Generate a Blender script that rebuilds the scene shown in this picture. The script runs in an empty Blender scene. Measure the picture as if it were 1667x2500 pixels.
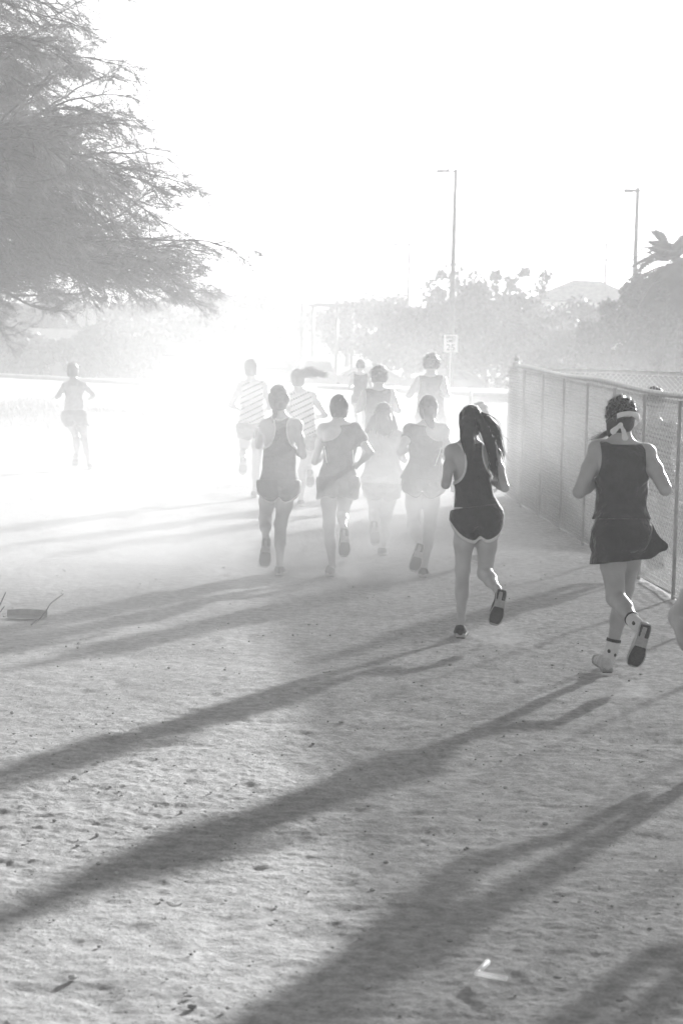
import bpy, math, random, time
import numpy as np
from mathutils import Vector, Matrix
T0 = time.time()
S = bpy.context.scene
COL = S.collection
R = math.radians

# ------------------------------------------------------------------ camera
FPX = 5900.0                     # focal length in photograph pixels (1667 wide)
CAM_H = 2.3
PITCH = math.atan(499.0 / FPX)
ROLL = R(1.5)
cam_d = bpy.data.cameras.new("camera")
cam = bpy.data.objects.new("camera", cam_d)
COL.objects.link(cam)
cam_d.sensor_fit = 'HORIZONTAL'
cam_d.sensor_width = 24.0
cam_d.lens = 24.0 * FPX / 1667.0
cam_d.clip_start = 0.1
cam_d.clip_end = 3000.0
CAM_M = Matrix.Translation((0, 0, CAM_H)) @ (Matrix.Rotation(math.pi / 2 - PITCH, 4, 'X') @ Matrix.Rotation(ROLL, 4, 'Z'))
cam.matrix_world = CAM_M
cam_d.dof.use_dof = True
cam_d.dof.focus_distance = 16.5
cam_d.dof.aperture_fstop = 5.6
S.camera = cam

# ------------------------------------------------------------------ sky, sun, exposure
SUN_EL, SUN_AZ = R(13.0), R(24.5)      # azimuth measured from +Y towards +X
w = bpy.data.worlds.new("World")
S.world = w
w.use_nodes = True
nt = w.node_tree
nt.nodes.clear()
sky = nt.nodes.new('ShaderNodeTexSky')
sky.sky_type = 'NISHITA'
sky.sun_disc = False
sky.sun_elevation = SUN_EL
sky.sun_rotation = SUN_AZ
sky.altitude = 300
sky.air_density = 1.0
sky.dust_density = 1.0
sky.ozone_density = 1.0
bw = nt.nodes.new('ShaderNodeRGBToBW')
bg = nt.nodes.new('ShaderNodeBackground')
bg.inputs['Strength'].default_value = 0.075
wo = nt.nodes.new('ShaderNodeOutputWorld')
nt.links.new(sky.outputs[0], bw.inputs[0])
nt.links.new(bw.outputs[0], bg.inputs['Color'])
nt.links.new(bg.outputs[0], wo.inputs['Surface'])
sun_d = bpy.data.lights.new("sun", 'SUN')
sun_d.energy = 4.8
sun_d.angle = R(1.6)
sun_d.color = (1, 1, 1)              # black-and-white picture: neutral light
sun = bpy.data.objects.new("sun", sun_d)
COL.objects.link(sun)
SUN_DIR = Vector((math.sin(SUN_AZ) * math.cos(SUN_EL), math.cos(SUN_AZ) * math.cos(SUN_EL), math.sin(SUN_EL)))
sun.rotation_euler = SUN_DIR.to_track_quat('Z', 'Y').to_euler()
sun.location = SUN_DIR * 60
S.view_settings.view_transform = 'Standard'
S.view_settings.look = 'None'
S.view_settings.gamma = 1.0
S.view_settings.use_curve_mapping = False
S.view_settings.exposure = 1.1
cy = S.cycles
cy.use_denoising = True
try:
    cy.denoiser = 'OPENIMAGEDENOISE'
    cy.denoising_input_passes = 'RGB_ALBEDO_NORMAL'
except Exception:
    pass
cy.max_bounces = 6
cy.diffuse_bounces = 2
cy.glossy_bounces = 2
cy.transmission_bounces = 3
cy.volume_bounces = 0
cy.transparent_max_bounces = 24
cy.volume_step_rate = 2.0
cy.volume_max_steps = 40
cy.sample_clamp_indirect = 6.0
cy.caustics_reflective = False
cy.caustics_refractive = False

# ------------------------------------------------------------------ helpers
def P(u, v, d):
    """world point seen at photograph pixel (u, v) at distance d along +Y"""
    r = CAM_M.to_3x3() @ Vector(((u - 833.5) / FPX, -(v - 1250.0) / FPX, -1.0))
    return Vector((0, 0, CAM_H)) + r * (d / r.y)

def G(u, v, z=0.0):
    r = CAM_M.to_3x3() @ Vector(((u - 833.5) / FPX, -(v - 1250.0) / FPX, -1.0))
    return Vector((0, 0, CAM_H)) + r * ((z - CAM_H) / r.z)

def setp(o, label=None, cat=None, group=None, kind=None):
    if label: o['label'] = label
    if cat: o['category'] = cat
    if group: o['group'] = group
    if kind: o['kind'] = kind
    return o

def thing(name, loc=(0, 0, 0), label=None, cat=None, group=None, rz=0.0):
    o = bpy.data.objects.new(name, None)
    o.empty_display_size = 0.2
    o.location = loc
    o.rotation_euler = (0, 0, rz)
    COL.objects.link(o)
    return setp(o, label, cat, group)

def npmesh(name, V, Q, mat, parent=None, smooth=True, mats=None):
    """V (n,3), Q list of (m,k) int arrays or one array"""
    me = bpy.data.meshes.new(name)
    if not isinstance(Q, (list, tuple)):
        Q = [Q]
    Q = [q for q in Q if len(q)]
    V = np.asarray(V, dtype=np.float32)
    me.vertices.add(len(V))
    me.vertices.foreach_set('co', V.ravel())
    nl = sum(q.size for q in Q)
    npol = sum(len(q) for q in Q)
    me.loops.add(nl)
    me.polygons.add(npol)
    me.loops.foreach_set('vertex_index', np.concatenate([q.ravel() for q in Q]).astype(np.int32))
    tot = np.concatenate([np.full(len(q), q.shape[1]) for q in Q]).astype(np.int32)
    st = np.zeros(npol, np.int32)
    st[1:] = np.cumsum(tot)[:-1]
    me.polygons.foreach_set('loop_start', st)
    me.polygons.foreach_set('loop_total', tot)
    me.polygons.foreach_set('use_smooth', np.full(npol, smooth))
    me.update(calc_edges=True)
    me.validate()
    me.materials.append(mat)
    o = bpy.data.objects.new(name, me)
    COL.objects.link(o)
    if parent is not None:
        o.parent = parent
    return o

class MB:
    """collects simple solids into one mesh"""
    def __init__(s): s.v = []; s.q = []; s.n = 0
    def add(s, V, Q):
        V = np.asarray(V, float); s.v.append(V)
        for q in (Q if isinstance(Q, list) else [Q]):
            s.q.append(np.asarray(q) + s.n)
        s.n += len(V); return s
    def box(s, c, d, rz=0.0, bevel=0.0, taper=1.0):
        x, y, z = [k / 2 for k in d]
        V = np.array([(a * x * (taper if e > 0 else 1), b * y * (taper if e > 0 else 1), e * z) for e in (-1, 1) for b in (-1, 1) for a in (-1, 1)], float)
        if rz:
            cc, ss = math.cos(rz), math.sin(rz)
            V[:, :2] = V[:, :2] @ np.array([[cc, ss], [-ss, cc]])
        V += np.array(c)
        return s.add(V, np.array([(0, 2, 3, 1), (4, 5, 7, 6), (0, 1, 5, 4), (2, 6, 7, 3), (0, 4, 6, 2), (1, 3, 7, 5)]))
    def tube(s, pts, rad, n=8, cap=True):
        pts = np.asarray(pts, float); m = len(pts)
        rad = np.broadcast_to(np.asarray(rad, float), (m,))
        t = np.gradient(pts, axis=0); t /= np.linalg.norm(t, axis=1)[:, None] + 1e-9
        up = np.array([0, 0, 1.0]) if abs(t[0][2]) < .9 else np.array([1.0, 0, 0])
        V = []
        for i in range(m):
            a = np.cross(t[i], up); a /= np.linalg.norm(a) + 1e-9
            b = np.cross(t[i], a)
            up = -np.cross(t[i], a) if False else up
            ang = np.arange(n) * 2 * math.pi / n
            V.append(pts[i] + rad[i] * (np.cos(ang)[:, None] * a + np.sin(ang)[:, None] * b))
        V = np.concatenate(V)
        i = np.arange(m - 1)[:, None] * n; j = np.arange(n)[None]; k = (j + 1) % n
        Q = np.stack([i + j, i + n + j, i + n + k, i + k], -1).reshape(-1, 4)
        qs = [Q]
        if cap:
            qs.append(np.arange(n)[None]); qs.append((m - 1) * n + np.arange(n)[::-1][None])
        return s.add(V, qs)
    def ell(s, c, r, n=12, m=8):
        th = np.linspace(0, math.pi, m + 1)[1:-1]; ph = np.arange(n) * 2 * math.pi / n
        V = [(0, 0, 1)] + [(math.sin(a) * math.cos(b), math.sin(a) * math.sin(b), math.cos(a)) for a in th for b in ph] + [(0, 0, -1)]
        V = np.array(V) * np.array(r) + np.array(c)
        T = [(0, 1 + j, 1 + (j + 1) % n) for j in range(n)]
        b0 = 1 + (m - 2) * n; last = len(V) - 1
        T += [(last, b0 + (j + 1) % n, b0 + j) for j in range(n)]
        Q = [(1 + i * n + j, 1 + (i + 1) * n + j, 1 + (i + 1) * n + (j + 1) % n, 1 + i * n + (j + 1) % n) for i in range(m - 2) for j in range(n)]
        return s.add(V, [np.array(T), np.array(Q)])
    def prism(s, poly, y0, y1):
        """poly in (x, z), extruded along y"""
        p = np.asarray(poly, float); n = len(p)
        V = np.concatenate([np.c_[p[:, 0], np.full(n, y0), p[:, 1]], np.c_[p[:, 0], np.full(n, y1), p[:, 1]]])
        j = np.arange(n); k = (j + 1) % n
        return s.add(V, [np.stack([j, k, k + n, j + n], -1), j[::-1][None], (j + n)[None]])
    def build(s, name, mat, parent=None, smooth=False):
        byk = {}
        for q in s.q: byk.setdefault(q.shape[1], []).append(q)
        return npmesh(name, np.concatenate(s.v), [np.concatenate(q) for q in byk.values()], mat, parent, smooth)

# --- materials (all neutral greys, the photograph is black and white)
def mat(name, val, rough=0.7, noise=0.0, scale=8.0, bump=0.0, bscale=60.0, metal=0.0, trans=0.0, sss=0.0, sheen=0.0, spec=0.4):
    m = bpy.data.materials.new(name); m.use_nodes = True
    t = m.node_tree; n = t.nodes; L = t.links
    b = n['Principled BSDF']
    b.inputs['Base Color'].default_value = (val, val, val, 1)
    b.inputs['Roughness'].default_value = rough
    b.inputs['Metallic'].default_value = metal
    b.inputs['Specular IOR Level'].default_value = spec
    if sss:
        b.inputs['Subsurface Weight'].default_value = sss
        b.inputs['Subsurface Radius'].default_value = (0.012, 0.012, 0.012)
        b.inputs['Subsurface Scale'].default_value = 1.0
    if sheen:
        b.inputs['Sheen Weight'].default_value = sheen
        b.inputs['Sheen Roughness'].default_value = 0.4
    tc = n.new('ShaderNodeTexCoord')
    if noise:
        t1 = n.new('ShaderNodeTexNoise'); t1.inputs['Scale'].default_value = scale; t1.inputs['Detail'].default_value = 5
        mr = n.new('ShaderNodeMapRange'); mr.inputs[1].default_value = 0.3; mr.inputs[2].default_value = 0.7
        mr.inputs[3].default_value = max(0, val * (1 - noise)); mr.inputs[4].default_value = min(1, val * (1 + noise))
        L.new(tc.outputs['Object'], t1.inputs['Vector']); L.new(t1.outputs['Fac'], mr.inputs[0])
        L.new(mr.outputs[0], b.inputs['Base Color'])
    if bump:
        t2 = n.new('ShaderNodeTexNoise'); t2.inputs['Scale'].default_value = bscale; t2.inputs['Detail'].default_value = 4
        bp = n.new('ShaderNodeBump'); bp.inputs['Strength'].default_value = 1.0; bp.inputs['Distance'].default_value = bump
        L.new(tc.outputs['Object'], t2.inputs['Vector']); L.new(t2.outputs['Fac'], bp.inputs['Height']); L.new(bp.outputs[0], b.inputs['Normal'])
    if trans:
        tr = n.new('ShaderNodeBsdfTranslucent'); tr.inputs['Color'].default_value = (val * 1.2, val * 1.2, val * 1.2, 1)
        mx = n.new('ShaderNodeMixShader'); mx.inputs[0].default_value = trans
        L.new(b.outputs[0], mx.inputs[1]); L.new(tr.outputs[0], mx.inputs[2]); L.new(mx.outputs[0], n['Material Output'].inputs['Surface'])
    return m

M = {}
M['skin'] = mat('skin', 0.56, 0.38, 0.14, 7, 0.0012, 120, sss=0.2, spec=.6)
M['skin_dark'] = mat('skin_tanned', 0.45, 0.36, 0.16, 7, 0.0012, 120, sss=0.15, spec=.6)
M['dark'] = mat('dark_jersey', 0.03, 0.7, 0.3, 14, 0.035, 13, sheen=0.35)
M['dark2'] = mat('charcoal_jersey', 0.035, 0.75, 0.2, 14, 0.03, 14, sheen=0.3)
M['short'] = mat('dark_shorts', 0.024, 0.6, 0.3, 12, 0.03, 16, sheen=0.3)
M['light'] = mat('pale_shirt', 0.55, 0.85, 0.06, 12, 0.03, 13)
M['trim'] = mat('white_trim', 0.8, 0.7)
M['white'] = mat('white_cloth', 0.78, 0.85, 0.05, 30, 0.001, 200)
M['hair'] = mat('dark_hair', 0.02, 0.42, 0.4, 50, 0.003, 120, trans=0.12, spec=0.6)
M['hair2'] = mat('brown_hair', 0.05, 0.42, 0.4, 50, 0.003, 120, trans=0.25, spec=0.6)
M['hair3'] = mat('fair_hair', 0.2, 0.42, 0.3, 50, 0.003, 120, trans=0.35, spec=0.6)
M['strand'] = mat('rim_lit_strand', 0.34, 0.35, trans=0.5, spec=0.7)  # paler than the hair itself: sunlit rim put into the colour
M['shoe'] = mat('dark_shoe', 0.05, 0.6, 0.4, 30)
M['shoe_w'] = mat('pale_shoe', 0.6, 0.6, 0.15, 30)
M['sole'] = mat('shoe_foam', 0.42, 0.7, 0.15, 40)
M['tread'] = mat('rubber_tread', 0.07, 0.6, 0.4, 160, 0.003, 220)
M['sock'] = mat('white_sock', 0.75, 0.9, 0.06, 40)
M['metal'] = mat('galvanised_steel', 0.55, 0.35, 0.2, 20, metal=0.7)
M['pole'] = mat('painted_pole', 0.12, 0.5, 0.2, 5)
M['bark'] = mat('bark', 0.09, 0.9, 0.4, 12, 0.01, 30)
M['mid'] = mat('haze_paled_cloth', .3, .8, .1, 12, .02, 14)  # far runner's dark shorts made paler: dust veil put into the colour
M['eye'] = mat('eye', 0.5, 0.2)
# ------------------------------------------------------------------ value noise (numpy)
_rng = np.random.RandomState(7)
_LAT = _rng.rand(512, 512).astype(np.float32)
def vnoise(x, y, seed=0):
    x = x + seed * 37.3; y = y + seed * 71.9
    xi = np.floor(x).astype(np.int64); yi = np.floor(y).astype(np.int64)
    fx = (x - xi).astype(np.float32); fy = (y - yi).astype(np.float32)
    fx = fx * fx * (3 - 2 * fx); fy = fy * fy * (3 - 2 * fy)
    a = _LAT[xi & 511, yi & 511]; b = _LAT[(xi + 1) & 511, yi & 511]
    c = _LAT[xi & 511, (yi + 1) & 511]; d = _LAT[(xi + 1) & 511, (yi + 1) & 511]
    return (a * (1 - fx) + b * fx) * (1 - fy) + (c * (1 - fx) + d * fx) * fy - 0.5

def smooth(a, b, x):
    t = np.clip((x - a) / (b - a), 0, 1)
    return t * t * (3 - 2 * t)

def terrain(x, y):
    """broad height of the land: flat running ground, falling beyond the kerb at 70 m"""
    x = np.asarray(x, float); y = np.asarray(y, float)
    z = -2.0 * smooth(71, 105, y)
    z = z + 0.42 * np.exp(-((x + 5.6) / 1.9) ** 2 - ((y - 46) / 3.5) ** 2)   # low dirt mound on the left
    return z

# ------------------------------------------------------------------ ground: one sheet
def build_ground():
    ys = np.concatenate([np.linspace(-14, 5.5, 30), CAM_H * 2413 / np.linspace(CAM_H * 2413 / 5.8, CAM_H * 2413 / 60.0, 900),
                         np.geomspace(60.6, 900, 90)])
    t = np.concatenate([-np.geomspace(4, 0.32, 14), np.linspace(-0.25, 0.25, 640), np.geomspace(0.32, 4, 14)])
    wy = np.sqrt(ys ** 2 + 30) * (ys > 0) + math.sqrt(30) * (ys <= 0)
    X = t[None] * wy[:, None]; Y = np.broadcast_to(ys[:, None], X.shape)
    Z = terrain(X, Y)
    wx = X + 0.12 * vnoise(X * 3, Y * 3, 9); 
    near = np.clip(1.15 - (Y - 10) / 90, 0.25, 1) * (Y < 69)
    h = 0.022 * vnoise(X * 1.1, Y * 1.1, 1) + 0.009 * vnoise(wx * 4.5, Y * 4.5, 2) + 0.007 * vnoise(wx * 10, Y * 12, 3)
    patch = 0.45 + 1.05 * np.clip(vnoise(X * .55, Y * .45, 8) + .35, 0, 1)
    h += patch * (0.0065 * vnoise(X * 23, Y * 26, 4) + 0.0055 * vnoise(X * 47, Y * 52, 5))
    foot = vnoise(wx * 6.5, Y * 5.0, 6)
    h -= 0.009 * smooth(0.14, 0.5, foot)                 # scuffs and footprints
    Z = Z + h * near
    V = np.stack([X, Y, Z], -1).reshape(-1, 3)
    ny, nx = X.shape
    i = (np.arange(ny - 1)[:, None] * nx + np.arange(nx - 1)[None])
    Q = np.stack([i, i + 1, i + nx + 1, i + nx], -1).reshape(-1, 4)
    m = bpy.data.materials.new('dirt'); m.use_nodes = True
    tr = m.node_tree; n = tr.nodes; L = tr.links; b = n['Principled BSDF']
    b.inputs['Roughness'].default_value = 0.95; b.inputs['Specular IOR Level'].default_value = 0.2
    tc = n.new('ShaderNodeTexCoord')
    def nz(sc, det, lo, hi, a, c):
        q = n.new('ShaderNodeTexNoise'); q.inputs['Scale'].default_value = sc; q.inputs['Detail'].default_value = det
        q.inputs['Roughness'].default_value = 0.65
        L.new(tc.outputs['Object'], q.inputs['Vector'])
        r = n.new('ShaderNodeMapRange'); r.inputs[1].default_value = lo; r.inputs[2].default_value = hi
        r.inputs[3].default_value = a; r.inputs[4].default_value = c; L.new(q.outputs['Fac'], r.inputs[0])
        return q, r
    _, r1 = nz(0.8, 4, 0.35, 0.65, 0.85, 1.12)
    _, r2 = nz(14, 6, 0.35, 0.65, 0.72, 1.2)
    _, r3 = nz(70, 3, 0.3, 0.7, 0.8, 1.15)
    mul = n.new('ShaderNodeMath'); mul.operation = 'MULTIPLY'; L.new(r1.outputs[0], mul.inputs[0]); L.new(r2.outputs[0], mul.inputs[1])
    mu2 = n.new('ShaderNodeMath'); mu2.operation = 'MULTIPLY'; L.new(mul.outputs[0], mu2.inputs[0]); L.new(r3.outputs[0], mu2.inputs[1])
    mu3 = n.new('ShaderNodeMath'); mu3.operation = 'MULTIPLY'; L.new(mu2.outputs[0], mu3.inputs[0]); mu3.inputs[1].default_value = 0.54
    L.new(mu3.outputs[0], b.inputs['Base Color'])
    bh = n.new('ShaderNodeTexNoise'); bh.inputs['Scale'].default_value = 38; bh.inputs['Detail'].default_value = 6; bh.inputs['Roughness'].default_value = 0.7
    L.new(tc.outputs['Object'], bh.inputs['Vector'])
    bp = n.new('ShaderNodeBump'); bp.inputs['Distance'].default_value = 0.018; bp.inputs['Strength'].default_value = 0.8
    L.new(bh.outputs['Fac'], bp.inputs['Height']); L.new(bp.outputs[0], b.inputs['Normal'])
    o = npmesh('ground', V, Q, m)
    setp(o, 'bare dusty dirt ground scuffed by footprints', None, None, 'structure')
    return o
build_ground()

# ------------------------------------------------------------------ gravel (uncountable)
def build_gravel():
    rg = np.random.RandomState(3)
    ico_v = []; g = (1 + 5 ** .5) / 2
    for a, b in ((-1, g), (1, g), (-1, -g), (1, -g)): ico_v.append((a, b, 0))
    for a, b in ((-1, g), (1, g), (-1, -g), (1, -g)): ico_v.append((0, a, b))
    for a, b in ((-1, g), (1, g), (-1, -g), (1, -g)): ico_v.append((b, 0, a))
    iv = np.array(ico_v) / math.sqrt(1 + g * g)
    fc = np.array([(0,11,5),(0,5,1),(0,1,7),(0,7,10),(0,10,11),(1,5,9),(5,11,4),(11,10,2),(10,7,6),(7,1,8),(3,9,4),(3,4,2),(3,2,6),(3,6,8),(3,8,9),(4,9,5),(2,4,11),(6,2,10),(8,6,7),(9,8,1)])
    N = 2200
    u = rg.rand(N); Y = 7 + 30 * u ** 1.35
    X = (rg.rand(N) * 2 - 1) * 0.19 * Y
    r = 0.004 + 0.009 * rg.rand(N) ** 4
    sc = np.stack([r * (0.8 + .7 * rg.rand(N)), r * (0.8 + .7 * rg.rand(N)), r * (0.5 + .4 * rg.rand(N))], -1)
    V = iv[None] * sc[:, None] * (1 + 0.25 * (rg.rand(N, 12, 1) - .5))
    a = rg.rand(N) * 6.28; c, s = np.cos(a), np.sin(a)
    x = V[..., 0] * c[:, None] - V[..., 1] * s[:, None]; y = V[..., 0] * s[:, None] + V[..., 1] * c[:, None]
    V = np.stack([x + X[:, None], y + Y[:, None], V[..., 2] + terrain(X, Y)[:, None] + 0.004], -1).reshape(-1, 3)
    F = (fc[None] + np.arange(N)[:, None, None] * 12).reshape(-1, 3)
    o = npmesh('gravel', V, F, mat('gravel_stone', 0.48, 0.9, 0.5, 3), None, False)
    setp(o, 'small loose stones and clods scattered over the dirt', None, None, 'stuff')
build_gravel()

# ------------------------------------------------------------------ air: haze and kicked-up dust
def vol_material(name, density, aniso, col=0.95, fn=None):
    m = bpy.data.materials.new(name); m.use_nodes = True
    t = m.node_tree; t.nodes.clear()
    out = t.nodes.new('ShaderNodeOutputMaterial'); pv = t.nodes.new('ShaderNodeVolumePrincipled')
    pv.inputs['Color'].default_value = (col, col, col, 1)
    pv.inputs['Anisotropy'].default_value = aniso
    pv.inputs['Density'].default_value = density
    t.links.new(pv.outputs[0], out.inputs['Volume'])
    if fn: fn(t, pv)
    return m

hz = MB().box((0, 105, 5.5), (150, 300, 17.5)).build('haze', vol_material('air_haze', 0.0017, 0.55, 0.85), None)
setp(hz, 'pale sunlit haze filling the air', None, None, 'stuff')

def dust_cloud(name, c, d, density, label, scale=0.5, seed=0.0, thr=0.35, zpow=1.0):
    """a soft-edged cloud of dust: density falls to nothing before the faces of its box"""
    def fn(t, pv):
        n = t.nodes; L = t.links
        tc = n.new('ShaderNodeTexCoord')
        mp = n.new('ShaderNodeMapping'); mp.inputs['Scale'].default_value = (2 / d[0], 2 / d[1], 1 / d[2])
        L.new(tc.outputs['Object'], mp.inputs['Vector'])
        ln = n.new('ShaderNodeVectorMath'); ln.operation = 'LENGTH'; L.new(mp.outputs[0], ln.inputs[0])
        fo = n.new('ShaderNodeMapRange'); fo.interpolation_type = 'SMOOTHSTEP'
        fo.inputs[1].default_value = 1.0; fo.inputs[2].default_value = 0.25; fo.inputs[3].default_value = 0; fo.inputs[4].default_value = 1
        L.new(ln.outputs['Value'], fo.inputs[0])
        nz = n.new('ShaderNodeTexNoise'); nz.inputs['Scale'].default_value = scale; nz.inputs['Detail'].default_value = 3
        mp2 = n.new('ShaderNodeMapping'); mp2.inputs['Location'].default_value = (seed, seed * 1.7, seed * .3); mp2.inputs['Scale'].default_value = (1, .6, 1.5)
        L.new(tc.outputs['Object'], mp2.inputs['Vector']); L.new(mp2.outputs[0], nz.inputs['Vector'])
        nr = n.new('ShaderNodeMapRange'); nr.inputs[1].default_value = thr; nr.inputs[2].default_value = 0.7
        nr.inputs[3].default_value = 0.12; nr.inputs[4].default_value = 1
        L.new(nz.outputs['Fac'], nr.inputs[0])
        m1 = n.new('ShaderNodeMath'); m1.operation = 'MULTIPLY'; L.new(fo.outputs[0], m1.inputs[0]); L.new(nr.outputs[0], m1.inputs[1])
        m2 = n.new('ShaderNodeMath'); m2.operation = 'MULTIPLY'; L.new(m1.outputs[0], m2.inputs[0]); m2.inputs[1].default_value = density * 1.6
        L.new(m2.outputs[0], pv.inputs['Density'])
    m = vol_material(name + '_volume', density, 0.5, 0.82, fn)
    o = MB().box((0, 0, d[2] / 2), d).build(name, m)
    o.location = c
    setp(o, label, None, None, 'stuff')
    return o
# ------------------------------------------------------------------ implicit surfaces -> one continuous mesh (surface nets)
def v3(a): return np.array([a[0], a[1], a[2]], float)
def unit(a):
    a = np.asarray(a, float); return a / (np.linalg.norm(a) + 1e-12)

class Field:
    def __init__(s, lo, hi, h):
        s.h = h; s.lo = np.asarray(lo, float); s.n = np.ceil((np.asarray(hi, float) - s.lo) / h).astype(int) + 1
        s.F = np.full(tuple(s.n), 0.5, np.float32)
    def sl(s, lo, hi):
        a = np.clip(np.floor((np.asarray(lo) - s.lo) / s.h).astype(int), 0, s.n - 1)
        b = np.clip(np.ceil((np.asarray(hi) - s.lo) / s.h).astype(int) + 1, 1, s.n)
        if np.any(b - a < 2): return None, None
        g = [(s.lo[i] + s.h * np.arange(a[i], b[i])).astype(np.float32) for i in range(3)]
        p = (g[0][:, None, None], g[1][None, :, None], g[2][None, None, :])
        return (slice(a[0], b[0]), slice(a[1], b[1]), slice(a[2], b[2])), p
    def put(s, S_, d, k):
        f = s.F[S_]
        if k <= 0: s.F[S_] = np.minimum(f, d)
        else:
            hh = np.maximum(k - np.abs(f - d), 0) / k
            s.F[S_] = np.minimum(f, d) - hh * hh * k * 0.25
        return s
    def cap(s, a, b, ra, rb, k=0.02, fl=None, fs=1.0):
        a = v3(a); b = v3(b); m = max(ra, rb) * max(1.0, fs) + k + 3 * s.h
        S_, p = s.sl(np.minimum(a, b) - m, np.maximum(a, b) + m)
        if S_ is None: return s
        ba = b - a; L2 = float(ba @ ba) + 1e-12
        q = [p[i] - a[i] for i in range(3)]
        t = np.clip((q[0] * ba[0] + q[1] * ba[1] + q[2] * ba[2]) / L2, 0, 1)
        q = [q[i] - t * ba[i] for i in range(3)]
        if fl is not None:
            w_ = unit(fl); c = q[0] * w_[0] + q[1] * w_[1] + q[2] * w_[2]
            q = [q[i] + w_[i] * (c / fs - c) for i in range(3)]
        d = np.sqrt(q[0] ** 2 + q[1] ** 2 + q[2] ** 2) - (ra + (rb - ra) * t)
        return s.put(S_, d, k)
    def chain(s, pts, rad, k=0.015, fl=None, fs=1.0):
        for i in range(len(pts) - 1): s.cap(pts[i], pts[i + 1], rad[i], rad[i + 1], k, fl, fs)
        return s
    def ell(s, c, r, k=0.02, ax=None):
        c = v3(c); r = np.asarray(r, float); m = r.max() + k + 3 * s.h
        S_, p = s.sl(c - m, c + m)
        if S_ is None: return s
        q = [p[i] - c[i] for i in range(3)]
        if ax is not None:
            q = [q[0] * ax[j][0] + q[1] * ax[j][1] + q[2] * ax[j][2] for j in range(3)]
        d = (np.sqrt((q[0] / r[0]) ** 2 + (q[1] / r[1]) ** 2 + (q[2] / r[2]) ** 2) - 1) * r.min()
        return s.put(S_, d, k)
    def loft(s, a, b, xa, tab, k=0.03, p_=2.3, off=0.0, xb=None):
        """body of elliptical sections along a->b; tab rows: (t, half width, half depth, forward shift)"""
        a = v3(a); b = v3(b); ax = b - a; L = np.linalg.norm(ax); ax /= L
        tab = np.asarray(tab, float); m = tab[:, 1].max() + off + k + 0.05
        e0, e1 = a + ax * tab[0, 0] * L, a + ax * tab[-1, 0] * L
        S_, p = s.sl(np.minimum(e0, e1) - m, np.maximum(e0, e1) + m)
        if S_ is None: return s
        q = [p[i] - a[i] for i in range(3)]
        t = (q[0] * ax[0] + q[1] * ax[1] + q[2] * ax[2]) / L
        tc = np.clip(t, tab[0, 0], tab[-1, 0])
        xa = unit(v3(xa) - ax * (v3(xa) @ ax)); xb_ = xa if xb is None else unit(v3(xb) - ax * (v3(xb) @ ax))
        ta = np.clip(t, 0, 1)
        X = [xa[i] * (1 - ta) + xb_[i] * ta for i in range(3)]
        Yd = np.cross(ax, xa); Ye = np.cross(ax, xb_)
        Yv = [Yd[i] * (1 - ta) + Ye[i] * ta for i in range(3)]
        cx = q[0] * X[0] + q[1] * X[1] + q[2] * X[2]
        cy_ = q[0] * Yv[0] + q[1] * Yv[1] + q[2] * Yv[2]
        tt = np.linspace(tab[0, 0], tab[-1, 0], 80)
        # smooth the profile
        def prof(c):
            y = np.interp(tt, tab[:, 0], tab[:, c]); ker = np.ones(7) / 7
            return np.convolve(np.pad(y, 3, mode='edge'), ker, 'valid')
        rx = np.interp(tc, tt, prof(1)) + off; ry = np.interp(tc, tt, prof(2)) + off; sh = np.interp(tc, tt, prof(3))
        cy_ = cy_ - sh
        e = (np.abs(cx) / rx) ** p_ + (np.abs(cy_) / ry) ** p_
        d = (e ** (1 / p_) - 1) * np.minimum(rx, ry)
        dz = np.abs(t - tc) * L
        d = np.where(dz > 0, np.sqrt(np.maximum(d, 0) ** 2 + dz ** 2) + np.where(d < 0, 0, 0), d)
        d = np.maximum(d, dz) if False else d
        return s.put(S_, d.astype(np.float32), k)
    # carving
    def cut_field(s, other): s.F = np.maximum(s.F, -other); return s
    def pts(s):
        g = [(s.lo[i] + s.h * np.arange(s.n[i])).astype(np.float32) for i in range(3)]
        return g[0][:, None, None], g[1][None, :, None], g[2][None, None, :]
    def half(s, p0, nrm):
        p = s.pts(); nrm = unit(nrm); return (p[0] - p0[0]) * nrm[0] + (p[1] - p0[1]) * nrm[1] + (p[2] - p0[2]) * nrm[2]
    def ellf(s, c, r, ax=None):
        p = s.pts(); q = [p[i] - c[i] for i in range(3)]
        if ax is not None: q = [q[0] * ax[j][0] + q[1] * ax[j][1] + q[2] * ax[j][2] for j in range(3)]
        return (np.sqrt((q[0] / r[0]) ** 2 + (q[1] / r[1]) ** 2 + (q[2] / r[2]) ** 2) - 1) * min(r)
    def noise(s, amp, freq, seed):
        p = s.pts(); rg = np.random.RandomState(seed); out = 0
        for i in range(5):
            d = unit(rg.randn(3)); f = freq * (0.6 + rg.rand() * 1.2)
            d2 = unit(rg.randn(3))
            out = out + np.sin(f * (p[0] * d[0] + p[1] * d[1] + p[2] * d[2]) + rg.rand() * 6 + 1.3 * np.sin(f * .6 * (p[0] * d2[0] + p[1] * d2[1] + p[2] * d2[2])))
        return (amp / 3) * out
    def mesh(s):
        F = s.F; h = s.h; s0 = F < 0
        nx, ny, nz = F.shape
        cnt = np.zeros((nx - 1, ny - 1, nz - 1), np.int8)
        offs = [(i, j, k) for i in (0, 1) for j in (0, 1) for k in (0, 1)]
        for (i, j, k) in offs: cnt += s0[i:nx - 1 + i, j:ny - 1 + j, k:nz - 1 + k]
        act = np.argwhere((cnt > 0) & (cnt < 8))
        if len(act) == 0: return np.zeros((0, 3)), np.zeros((0, 4), int)
        idx = np.full((nx - 1, ny - 1, nz - 1), -1, np.int32); idx[act[:, 0], act[:, 1], act[:, 2]] = np.arange(len(act))
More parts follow.
